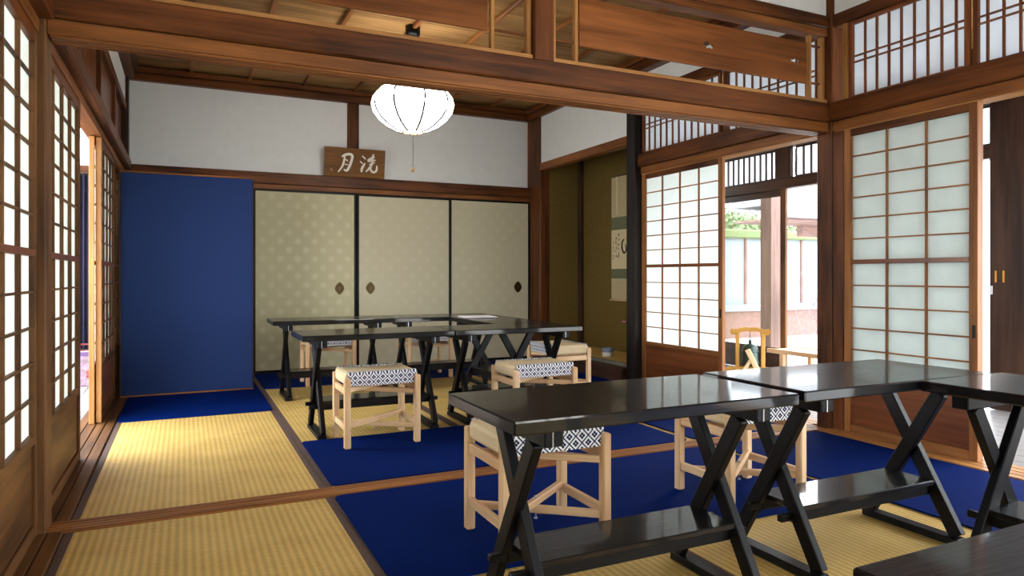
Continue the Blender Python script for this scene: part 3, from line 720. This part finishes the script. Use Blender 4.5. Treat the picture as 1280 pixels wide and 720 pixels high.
# ================================================================== NAVY SCREEN
ns = tag(empty('standing_screen', (0.03, 5.985, 0.008)), 'tall navy cloth screen standing before the sliding doors', 'screen')
bx('cloth_panel', -0.437, 0.497, 5.972, 5.998, 0.02, 1.715, M['screen'], ns, 0.003)
bx('edge_rail', -0.445, 0.505, 5.970, 6.0, 1.716, 1.728, W_kamoi, ns, 0.002); bx('edge_rail', -0.445, 0.505, 5.970, 6.0, 0.008, 0.019, W_kamoi, ns, 0.002)
bx('edge_stile', -0.445, -0.4375, 5.970, 6.0, 0.0195, 1.7155, W_dark, ns, 0.002); bx('edge_stile', 0.4975, 0.505, 5.970, 6.0, 0.0195, 1.7155, W_dark, ns, 0.002)

# ================================================================== PAPER LANTERN
def lantern(x, y, label, lm='lamp'):
    r = tag(empty('paper_lantern', (x, y, 2.0)), label, 'lantern')
    n = 8; lob = lambda a: 1 - 0.075*(abs(math.cos(a*n/2))**5)
    prof = [(0.077, 0.0), (0.125, 0.012), (0.19, 0.045), (0.25, 0.092), (0.292, 0.148), (0.307, 0.205), (0.295, 0.255), (0.26, 0.30), (0.20, 0.332), (0.13, 0.348), (0.08, 0.352)]
    lathe('lantern_shade', prof, M[lm], r, seg=96, lobes=lob)
    for k in range(n):
        a = 2*PI*k/n
        pts = [(q*0.937*math.cos(a), q*0.937*math.sin(a), z) for q, z in prof]
        tube('rib', pts, 0.008, M['ink'], r, 6)
    lathe('bottom_ring', [(0.074, -0.004), (0.08, -0.004), (0.08, 0.006), (0.074, 0.006), (0.074, -0.004)], W_tray['z'], r)
    lathe('bottom_disc', [(0.0, 0.003), (0.074, 0.003)], M[lm], r)
    lathe('top_cap', [(0.0, 0.356), (0.082, 0.354), (0.082, 0.347), (0.0, 0.345)], M['lacquer'], r)
    tube('cord', [(0, 0, 0.352), (0, 0, 0.73)], 0.004, M['lacquer'], r, 8)
    lathe('ceiling_cap', [(0.0, 0.72), (0.05, 0.72), (0.055, 0.735), (0.055, 0.78), (0.0, 0.785)], M['lacquer'], r)
    pc_ = tube('pull_cord', [(0, 0, 0.0), (0.002, 0, -0.13), (0, 0, -0.262)], 0.0018, M['lacquer'], r, 6)
    lathe('pull_knob', [(0.0, -0.262), (0.007, -0.265), (0.010, -0.28), (0.008, -0.295), (0.0, -0.298)], W_tray['z'], pc_, seg=12)
    return r
lantern(1.535, 4.96, 'glowing ribbed paper lantern over the black tables by the name plaque')
lantern(1.535, 0.95, 'added unseen ribbed paper lantern over the front table row', 'lamp_added')  # unseen second lantern added to brighten the interior

# ================================================================== TABLES
TH = 0.595
def make_table(label):
    r = tag(empty('folding_table'), label, 'table', 'black cross-legged tables')
    T = M['table']
    box('table_top', (0.90, 0.44, 0.033), (0, 0, TH-0.0165), T, r, bev=0.004)
    for sx in (-1, 1):
        x = sx*0.335
        for k, s in enumerate((1, -1)):
            a = Vector((x+(0.008 if k else -0.008), s*0.165, 0.028)); b = Vector((x+(0.008 if k else -0.008), -s*0.115, 0.52))
            d = (b-a).normalized(); ang = math.atan2(d.y, d.z)
            L = (b-a).length
            box('leg', (0.028, 0.048, L), (a+b)/2, M['table_leg'], r, rot=(-ang, 0, 0), bev=0.003)
        box('foot_bar', (0.05, 0.37, 0.026), (x, 0, 0.013), M['table_leg'], r)
        cl = box('top_cleat', (0.052, 0.40, 0.040), (x, 0, 0.5415), M['table_leg'], r)
        sub(box('cleat_highlight', (0.004, 0.004, 0.038), (x-0.005, -0.2015, 0.5415), M['steel'], r, bev=0.001), cl)  # bright strip stands in for the highlight on the cleat end
    box('shelf', (0.66, 0.185, 0.018), (0, 0, 0.195), T, r)
    for sy in (-1, 1):
        sr = box('shelf_rail', (0.68, 0.022, 0.036), (0, sy*0.065, 0.167), M['table_leg'], r)
        for sx in (-1, 1): sub(box('shelf_tenon', (0.05, 0.022, 0.022), (sx*0.365, sy*0.065, 0.168), M['table_leg'], r), sr)
    return r
t0 = make_table('black cross-legged table in front of the stool by the threshold, plain end free')
tables = [((1.13, 1.64), 0, None),
          ((2.075, 1.66), 0, 'black cross-legged table joining the front row at the veranda paper door'),
          ((2.345, 0.985), PI/2, 'black cross-legged table set at right angles before the veranda opening'),
          ((1.145, 0.332), 0, 'black cross-legged table closing the front group opposite the threshold'),
          ((1.035, 4.16), 0, 'black cross-legged table behind the stool on the navy runner, near the screen'),
          ((1.94, 4.16), 0, 'black cross-legged table in the lantern room beside the stool nearest the alcove side'),
          ((1.03, 5.505), 0, 'black cross-legged table under the plaque, nearest the navy screen'),
          ((1.945, 5.505), 0, 'black cross-legged table in front of the middle cream sliding door'),
          ((2.17, 4.8325), PI/2, 'black cross-legged table with papers on it, set crosswise in lantern room')]
for i, (p, rz, lab) in enumerate(tables):
    t = t0 if i == 0 else copy_tree(t0)
    zf = 0.007 if i in (1,) else 0.001
    t.location = (p[0], p[1], 0.001); t.rotation_euler = (0, 0, rz)
    if lab: t['label'] = lab
# papers on the crosswise table
for k, (dx, dy, rz, mt, lab) in enumerate(((0.02, 0.03, 0.1, 'pink_sheet', 'pale pink leaflet lowest in the small paper pile'), (0.0, 0.0, -0.12, 'white_sheet', 'white leaflet topmost on the crosswise black table'), )):
    tag(box('leaflet', (0.26, 0.20, 0.006), (2.10+dx, 5.08+dy, TH+0.0045+k*0.0065), M[mt], None, rot=(0, 0, rz), bev=0), lab, 'paper')

# ================================================================== STOOLS
def make_stool(label):
    r = tag(empty('low_stool'), label, 'stool', 'pale wooden stools with printed seat edges')
    lx, ly = 0.193, 0.153
    for sx in (-1, 1):
        for sy in (-1, 1): box('leg', (0.034, 0.034, 0.375), (sx*lx, sy*ly, 0.1875), W_stool, r, bev=0.005)
        box('side_stretcher', (0.020, 2*ly-0.036, 0.032), (sx*lx, 0, 0.105), W_stool, r)
        box('side_rail', (0.020, 2*ly-0.036, 0.036), (sx*lx, 0, 0.30), W_stool, r)
    for (z, dz) in ((0.105, 0.014), (0.298, 0.014)):
        bar_between('cross_bar', (-lx+0.012, -ly+0.012, z+dz), (lx-0.012, ly-0.012, z+dz), 0.024, 0.026, W_stool, r)
        bar_between('cross_bar', (-lx+0.012, ly-0.012, z-dz), (lx-0.012, -ly+0.012, z-dz), 0.024, 0.026, W_stool, r)
        lathe('bolt', [(0.0, 0.005), (0.006, 0.004), (0.006, 0.0), (0.003, 0.0), (0.003, -0.072), (0.006, -0.072), (0.006, -0.077), (0.0, -0.077)], M['steel'], r, (0, 0, z+dz+0.014), seg=10)
    # woven seat: slightly crowned cord top and sides
    bm = bmesh.new(); n = 8; hx, hy, z0, z1 = 0.200, 0.1355, 0.332, 0.402
    prof = [(-hx+0.01, z0), (-hx, z0+0.012), (-hx, z1-0.02), (-hx+0.006, z1-0.006), (-hx+0.02, z1)] + [(-hx+0.02+(2*hx-0.04)*k/n, z1-0.006*math.sin(PI*k/n)) for k in range(1, n)] + [(hx-0.02, z1), (hx-0.006, z1-0.006), (hx, z1-0.02), (hx, z0+0.012), (hx-0.01, z0)]
    vs = [(x, -hy, z) for x, z in prof] + [(x, hy, z) for x, z in prof]; m = len(prof)
    fs = [(i, i+1, i+1+m, i+m) for i in range(m-1)] + [(m-1, 0, m, 2*m-1)] + [tuple(range(m))[::-1], tuple(range(m, 2*m))]
    o = mesh('cord_seat', vs, fs, M['straw'], r)
    for sy in (-1, 1):
        pf = [(-0.0, z0-0.004), (0.016, z0-0.002), (0.017, z1-0.012), (0.008, z1+0.002), (-0.012, z1+0.003), (-0.012, z1+0.0005), (-0.0, z1-0.002)]
        hw = 0.190; L = len(pf); vs = []
        for xx in (-hw, hw): vs += [(xx if z > 0.378 else (0.1745 if xx > 0 else -0.1745), sy*(hy+0.0005+d), z) for d, z in pf]
        fs = [(i, (i+1) % L, (i+1) % L+L, i+L) for i in range(L)] + [tuple(range(L)), tuple(range(2*L-1, L-1, -1))]
        fb = mesh('printed_edge', vs, fs, M['fabric'], r)
        b2 = bmesh.new(); b2.from_mesh(fb.data); bmesh.ops.recalc_face_normals(b2, faces=b2.faces[:]); b2.to_mesh(fb.data); b2.free()
    return r
s0 = make_stool('pale wooden stool with printed edge, tucked under the free end of the front table row')
stools = [((1.133, 2.19), 0, None), ((2.13, 2.235), 0, 'pale wooden stool with printed edge, behind the table nearest the corner post'),
          ((0.975, 3.85), 0, 'pale wooden stool with printed edge, alone on navy runner before the lantern tables'),
          ((1.92, 3.735), 0, 'pale wooden stool with printed edge, near the threshold between both table groups'),
          ((2.625, 4.69), PI/2, 'pale wooden stool turned sideways beside the crosswise table by the alcove'),
          ((1.115, 6.06), 0, 'pale wooden stool by the cream sliding doors nearest the navy screen'),
          ((2.0, 6.08), 0, 'pale wooden stool by the middle cream sliding door')]
for i, (p, rz, lab) in enumerate(stools):
    s = s0 if i == 0 else copy_tree(s0)
    s.location = (p[0], p[1], 0.0075); s.rotation_euler = (0, 0, rz)
    if lab: s['label'] = lab

# ================================================================== VERANDA ON THE RIGHT
vr = struct(empty('floor_veranda', (4.4, 2.5, -0.06)), 'pale polished veranda floor boards beyond the paper doors', 'floor')
k = 0
for j in range(12):
    x0 = 3.662+j*0.127
    bx('floor_board', x0+0.0015, x0+0.1255, YF, 4.897 if x0 < 4.1 else 7.4, -0.06, -0.004, M['engawa'], vr, 0.003)
struct(bx('ceiling_veranda', 3.64, 5.25, YF, 7.4, 2.56, 2.60, W_board), 'boarded veranda ceiling', 'ceiling')
OX = 5.15
def orail(y0, y1, z0, z1, label, mat=W_dark, cat='beam', x0=OX-0.04, x1=OX+0.06): return trim(x0, x1, y0, y1, z0, z1, mat, label, cat)
orail(YF, 7.4, 1.755, 1.855, 'dark lintel over the veranda glass doors')
orail(YF, 7.4, 2.14, 2.56, 'dark head beam above the veranda lattice')
orail(4.70, 4.885, 1.8555, 2.139, 'wide dark block between the two veranda lattices over the lintel', cat='post', x0=OX-0.05, x1=OX+0.0)
orail(2.70, 2.93, 0.0, 2.139, 'dark outer veranda post beside the storm door', cat='post', x0=OX-0.06, x1=OX+0.07)
orail(5.95, 6.07, 0.0, 2.139, 'dark outer veranda post past the glass door behind the bell', cat='post')
def olattice(y0, y1, n, label):
    wn_[0] += 1
    r = struct(empty('window_%d' % wn_[0], (OX+0.01, (y0+y1)/2, 1.856)), label, 'transom')
    bx('paper_sheet', OX+0.02, OX+0.021, y0, y1, 1.856, 2.139, M['paper_t'], r, 0)
    for k in range(n+1):
        y = y0+(y1-y0)*k/n; bx('lattice_bar', OX, OX+0.019, y-0.008, y+0.008, 1.8705, 2.1245, W_dark, r, 0.002)
    bx('frame_rail', OX, OX+0.019, y0, y1, 1.856, 1.87, W_dark, r); bx('frame_rail', OX, OX+0.019, y0, y1, 2.125, 2.139, W_dark, r)
olattice(4.90, 5.94, 14, 'latticed light over the glass door behind the bell')
olattice(2.95, 4.68, 20, 'latticed light over the open bay beside the wide dark post')
wn_[0] += 1
wp = struct(empty('window_%d' % wn_[0], (OX, 2.0, 1.856)), 'plain light above the dark storm doors', 'transom')
bx('pane', OX+0.02, OX+0.021, YF, 2.69, 1.857, 2.138, M['paper_t'], wp, 0)
# glass door behind the bell
dn[0] += 1
gd = struct(empty('door_%d' % dn[0], (OX+0.01, 5.32, 0.0)), 'glass veranda door with dark lower panel behind the bell', 'glass door')
bx('stile', OX-0.01, OX+0.02, 4.79, 4.855, 0.0, 1.754, W_left, gd); bx('stile', OX-0.01, OX+0.02, 5.89, 5.945, 0.0, 1.754, W_dark, gd)
bx('top_rail', OX-0.005, OX+0.015, 4.855, 5.89, 1.69, 1.754, W_dark, gd); bx('lower_panel', OX-0.005, OX+0.015, 4.855, 5.89, 0.0, 0.235, W_dark, gd)
bx('glass_pane', OX+0.003, OX+0.007, 4.855, 5.89, 0.235, 1.69, M['glass'], gd, 0)
# storm doors
dn[0] += 1
sd = struct(empty('door_%d' % dn[0], (OX, 2.2, 0.0)), 'dark storm door with small gold latch plates', 'storm door')
bx('door_leaf', OX+0.0, OX+0.03, 2.25, 2.698, 0.0, 1.754, W_dark, sd)
for y in (2.62, 2.30): bx('door_batten', OX-0.02, OX-0.0005, y-0.03, y+0.03, 0.0, 1.754, W_dark, sd)
pp = bpy.data.objects
post = [o for o in pp if o.get('label') == 'dark outer veranda post beside the storm door'][0]
for y in (2.885, 2.835): bx('latch_plate', OX-0.0635, OX-0.0605, y-0.006, y+0.006, 0.885, 0.965, plain('brass_plate', srgb(196, 140, 50), 0.35, metal=0.7), post, 0.001)
bx('latch_hook', OX-0.066, OX-0.0605, 2.905, 2.925, 0.80, 0.86, M['steel'], post, 0.002)
struct(bx('wall_veranda_end', 4.12, 5.25, 7.35, 7.45, 0, 2.6, M['ochre']), 'ochre end wall of the veranda', 'wall')

# bell on stand
bell = tag(empty('bell_stand', (4.86, 4.955, -0.003), math.radians(-42)), 'dark bronze bell hung in scrolled yellow wooden stand on veranda', 'bell')
for s in (-1, 1):
    box('upright', (0.036, 0.036, 0.36), (s*0.115, 0, 0.225), W_tray, bell)
    extrude_outline('scrolled_foot', [(-0.07, 0.0), (-0.05, 0.0), (-0.04, 0.018), (0.04, 0.018), (0.05, 0.0), (0.07, 0.0), (0.075, 0.035), (0.04, 0.05), (-0.04, 0.05), (-0.075, 0.035)], 0.04, W_tray['x'], bell, (s*0.115, 0, 0.0), (0, 0, PI/2))
extrude_outline('base_board', [(-0.24, 0.0), (-0.215, 0.0), (-0.2, 0.02), (-0.15, 0.02), (-0.13, 0.0), (0.13, 0.0), (0.15, 0.02), (0.2, 0.02), (0.215, 0.0), (0.24, 0.0), (0.235, 0.04), (0.19, 0.065), (-0.19, 0.065), (-0.235, 0.04)], 0.05, W_tray['x'], bell, (0, 0.0, 0.0))
extrude_outline('scrolled_crossbar', [(-0.17, 0.375), (-0.135, 0.37), (-0.11, 0.385), (-0.06, 0.405), (0.0, 0.40), (0.06, 0.405), (0.11, 0.385), (0.135, 0.37), (0.17, 0.375), (0.185, 0.405), (0.165, 0.43), (0.135, 0.422), (0.09, 0.432), (0.045, 0.445), (0.0, 0.437), (-0.045, 0.445), (-0.09, 0.432), (-0.135, 0.422), (-0.165, 0.43), (-0.185, 0.405)], 0.042, W_tray['x'], bell)
bb = lathe('bell_body', [(0.0, 0.285), (0.03, 0.283), (0.058, 0.268), (0.072, 0.235), (0.074, 0.15), (0.08, 0.115), (0.086, 0.10), (0.078, 0.10), (0.066, 0.15), (0.06, 0.25), (0.0, 0.26)], M['verdigris'], bell, seg=24)
for z in (0.13, 0.215): lathe('bell_ring', [(0.0735, z-0.006), (0.08, z), (0.0735, z+0.006)], M['verdigris'], bb, seg=24)
lathe('bell_loop', [(0.0, 0.285), (0.014, 0.285), (0.016, 0.305), (0.009, 0.325), (0.0, 0.33)], M['verdigris'], bell, seg=12)
tube('bell_cord', [(0, 0, 0.325), (0, 0, 0.40)], 0.003, M['lacquer'], bell, 6)
# small easel
ea = tag(empty('display_easel', (4.55, 4.63, -0.003), math.radians(-30)), 'small pale wooden A-shaped easel in front of the bell', 'easel')
bar_between('front_strut', (0.10, 0.0, 0.0), (-0.03, 0.0, 0.275), 0.045, 0.022, W_stool, ea, up=(0, 1, 0))
bar_between('rear_strut', (-0.11, 0.012, 0.0), (0.012, 0.012, 0.20), 0.03, 0.018, W_stool, ea, up=(0, 1, 0))
bar_between('ledge', (0.07, -0.05, 0.05), (0.07, 0.05, 0.05), 0.02, 0.015, W_stool, ea)
# low desk and cushion on the veranda
dk = tag(empty('low_desk', (4.46, 3.72, -0.003)), 'low pale wooden writing desk on the veranda beside the bell', 'desk')
for xx in (-0.155, 0.155): box('long_rail', (0.03, 0.95, 0.034), (xx, 0, 0.325), W_stool, dk)
box('desk_top', (0.28, 0.90, 0.016), (0, 0, 0.329), W_stool, dk)
for xx in (-0.155, 0.155):
    for yy in (-0.32, 0.32): box('leg', (0.036, 0.036, 0.308), (xx, yy, 0.154), W_stool, dk)
cu = plain('black_white_print_cloth', srgb(170, 170, 176), 0.85)
nt = cu.node_tree; vo = N(nt, 'ShaderNodeTexNoise'); vo.inputs['Scale'].default_value = 45; mp = coords(nt, rnd=False); nt.links.new(mp.outputs[0], vo.inputs['Vector'])
rr = ramp(nt, vo.outputs[0], [(0.46, srgb(28, 28, 34)), (0.5, srgb(220, 220, 224))]); nt.links.new(rr.outputs[0], nt.nodes['Principled BSDF'].inputs['Base Color'])
csh = lathe('floor_cushion', [(0.0, 0.0), (0.15, 0.0), (0.19, 0.03), (0.195, 0.07), (0.17, 0.11), (0.0, 0.125)], cu, None, (4.78, 4.20, -0.003), seg=32, lobes=lambda a: 1/max(abs(math.cos(a)), abs(math.sin(a)))**0.8)
tag(csh, 'black and white printed floor cushion behind the low desk', 'cushion')

# ================================================================== VERANDA ON THE LEFT
vl = struct(empty('floor_veranda_left', (-1.1, 3.0, -0.06)), 'pale veranda boards outside the doorway by the navy screen', 'floor')
for j in range(8):
    x0 = -1.62+j*0.127; bx('floor_board', x0+0.0015, x0+0.1255, YF, 8.3, -0.06, -0.004, M['engawa'], vl, 0.003)
orail2 = trim(-1.7, -1.60, YF, 8.3, 2.3, 2.5, W_kamoi, 'outer eave beam of the veranda past the open doorway', 'beam')
for y in (0.1, 3.9, 8.2): trim(-1.69, -1.59, y-0.05, y+0.05, -0.06, 2.299, W_beam, 'outer veranda post past the open doorway' if y == 3.9 else ('outer veranda post of the front room' if y < 1 else 'outer veranda post beyond the dark curtain'), 'post')
struct(bx('wall_veranda_left', -1.58, -0.585, 7.55, 7.62, 0.0, 1.88, W_kick), 'reddish boarded wall closing the veranda behind the curtain', 'wall')
trim(-1.58, -0.585, 7.50, 7.63, 1.881, 1.96, W_beam, 'brown lintel at the veranda end above the curtain', 'beam')
# curtain
cv = []; cf = []; n = 60
for i in range(n+1):
    x = -1.02+0.38*i/n; y = 7.42+0.018*math.sin(i*1.05)
    cv += [(x, y, 0.25), (x, y, 1.86), (x, y+0.004, 0.25), (x, y+0.004, 1.86)]
for i in range(n):
    a = i*4; b = a+4; cf += [(a, b, b+1, a+1), (a+2, a+3, b+3, b+2), (a, a+2, b+2, b), (a+1, b+1, b+3, a+3)]
cur = tag(empty('curtain', (-0.83, 7.42, 0.0)), 'dark indigo curtain hanging beyond the open doorway', 'curtain')
o = mesh('cloth', cv, cf, M['curtain'], cur, (0.83, -7.42, 0), None, True)
for xx in (-0.2, 0.22): bar_between('bracket', (xx, 0.008, 1.87), (xx, 0.129, 1.87), 0.012, 0.012, W_dark, cur)
tube('curtain_rod', [(-0.22, 0.0, 1.87), (0.24, 0.0, 1.87)], 0.01, W_dark['x'], cur, 8)
bag = tag(empty('shopping_bag', (-0.76, 6.85, -0.003)), 'pale paper bag with faded red print on the veranda boards', 'bag')
box('bag_body', (0.22, 0.10, 0.29), (0, 0, 0.145), M['bag'], bag, bev=0.006)
box('top_band', (0.222, 0.102, 0.035), (0, 0, 0.27), plain('dark_bag_trim', srgb(92, 70, 110), 0.8), bag, bev=0.002)
lathe('print_flower', [(0.0, 0.0), (0.05, 0.0), (0.05, 0.002), (0.0, 0.002)], M['bag_red'], bag, (0.045, -0.0505, 0.10), seg=14, rot=(PI/2, 0, 0), lobes=lambda a: 0.8+0.2*math.cos(5*a))
for s in (-1, 1): tube('handle', [(-0.05, s*0.045, 0.285), (-0.04, s*0.045, 0.35), (0.04, s*0.045, 0.35), (0.05, s*0.045, 0.285)], 0.004, M['bag_red'], bag, 6)

# ================================================================== GARDEN
struct(bx('ground', -30, 40, -30, 45, -0.62, -0.5, M['gravel'], None, 0), 'pale gravel ground around the house', 'ground')
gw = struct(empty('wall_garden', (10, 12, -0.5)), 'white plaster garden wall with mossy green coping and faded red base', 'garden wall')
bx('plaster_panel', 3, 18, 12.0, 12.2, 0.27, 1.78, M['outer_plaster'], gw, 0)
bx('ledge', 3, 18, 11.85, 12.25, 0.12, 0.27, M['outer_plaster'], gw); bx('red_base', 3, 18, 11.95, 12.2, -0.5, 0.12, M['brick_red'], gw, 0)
for k in range(1, 9): bx('wall_post', 2.68+k*1.78, 2.74+k*1.78, 11.96, 12.0, 0.27, 1.78, W_out, gw, 0.004)
bx('coping', 3, 18, 11.9, 12.3, 1.78, 1.98, M['moss'], gw, 0.03)
# porch post outside and eave of the neighbouring hall
pc = tag(empty('porch_post', (6.05, 5.85, -0.5)), 'weathered outdoor porch post behind the glass door', 'post')
box('shaft', (0.16, 0.16, 3.2), (0, 0, 1.6), W_out, pc); box('base_stone', (0.3, 0.3, 0.12), (0, 0, 0.06), M['roof_tile'], pc)
nb = tag(empty('neighbour_eave', (12.0, 8.9, -0.5)), 'eave of neighbouring hall with white fascia above the garden wall', 'building')
bx('fascia', 9.6, 15.0, 8.9, 8.98, 2.05, 2.22, M['plaster'], nb); bx('gutter', 9.6, 15.0, 8.86, 8.94, 1.96, 2.05, M['roof_tile'], nb)
bx('soffit', 9.6, 15.0, 8.98, 10.2, 1.93, 1.97, W_out, nb); bx('roof_slope', 9.6, 15.0, 8.8, 10.3, 2.22, 2.5, M['roof_tile'], nb)
bx('eave_beam', 11.2, 15.0, 10.0, 10.15, 1.72, 1.93, W_out, nb); bx('hall_post', 12.2, 12.32, 9.98, 10.1, -0.5, 1.72, W_out, nb)
# tree, hedge and bare shrub
def branchy(name, base, h, r0, mat, seed, label, cat, depth=3, spread=0.6, nb_=3, parent=None):
    rg = random.Random(seed); V, F = [], []
    def grow(p, d, L, r, k):
        pts = [p]; q = Vector(p); dd = Vector(d)
        for i in range(4):
            dd = (dd + Vector((rg.uniform(-.28, .28), rg.uniform(-.28, .28), rg.uniform(-.1, .22)))).normalized(); q = q + dd*(L/4); pts.append(q.copy())
        v, f = tube_geo(pts, [r*(1-0.15*i) for i in range(5)], 5); b = len(V); V.extend(v); F.extend([tuple(i+b for i in ff) for ff in f])
        if k > 0:
            for _ in range(nb_):
                s = rg.choice((2, 3, 4)); nd = (dd + Vector((rg.uniform(-1, 1), rg.uniform(-1, 1), rg.uniform(-.2, .7)))*spread*1.4).normalized()
                grow(pts[s], nd, L*rg.uniform(.55, .8), r*0.55, k-1)
    root = tag(empty(name, base), label, cat)
    grow(Vector((0, 0, 0)), Vector((0, 0, 1)), h, r0, depth)
    mesh('branches', V, F, mat, root, (0, 0, 0), None, True); return root
branchy('garden_tree', (19.3, 20.0, -0.5), 3.2, 0.16, M['bark'], 5, 'bare grey garden tree rising behind the white wall', 'tree', 5, 0.9)
for i, (x, y, h) in enumerate(((6.45, 5.35, 0.75), (7.75, 6.85, 0.95), (9.4, 8.0, 0.9))):
    branchy('bare_shrub', (x, y, -0.5), h*0.9, 0.012, M['twig'], 20+i, ['bare pale shrub outside nearest the veranda edge', 'bare pale shrub outside in the middle of the gravel garden', 'bare pale shrub outside nearest the garden wall'][i], 'shrub', 4, 0.8, 4)
def hedge(name, c, size, n, label, seed):
    rg = random.Random(seed); V, F = [], []
    for i in range(n):
        while True:
            u = Vector((rg.uniform(-1, 1), rg.uniform(-1, 1), rg.uniform(-1, 1)))
            if 0.5 < u.length < 1: break
        p = Vector((u.x*size[0], u.y*size[1], u.z*size[2])); s = rg.uniform(.04, .09); e = Euler((rg.uniform(0, 6), rg.uniform(0, 6), rg.uniform(0, 6))).to_matrix()
        b = len(V)
        for q in ((-1, 0, 0), (0, -.5, .1), (1, 0, 0), (0, .5, .1)): V.append(p + e @ (Vector(q)*s))
        F.append((b, b+1, b+2, b+3))
    root = tag(empty(name, (c[0], c[1], -0.5)), label, 'tree')
    f = mesh('foliage', V, F, M['leaf'], root, (0, 0, c[2]+0.5)); f['kind'] = 'stuff'
    tube('trunk', [(0, 0, 0), (0.05, 0, (c[2]+0.5)*0.6), (0, 0.03, c[2]+0.5)], [0.12, 0.09, 0.05], M['bark'], root, 8)
hedge('leafy_tree', (13.9, 14.6, 1.75), (1.5, 1.0, 0.9), 5000, 'soft green leafy tree behind the wall, nearest the glass door', 31)
hedge('leafy_tree', (16.6, 18.6, 2.2), (2.3, 1.2, 1.1), 6000, 'soft green leafy tree furthest behind the garden wall', 33)
hedge('leafy_tree', (17.1, 14.7, 1.75), (1.5, 1.0, 0.85), 5000, 'soft green leafy tree behind the wall, beyond the open bay', 32)

# ------------------------------------------------------------------ sky portals in the real openings
area_portal((-1.8, 3.2, 1.1), (0, -PI/2, 0), 2.4, 11.0)
area_portal((5.4, 4.4, 0.9), (0, PI/2, 0), 1.75, 3.2)
area_portal((5.4, 0.25, 0.9), (0, PI/2, 0), 1.75, 4.0)
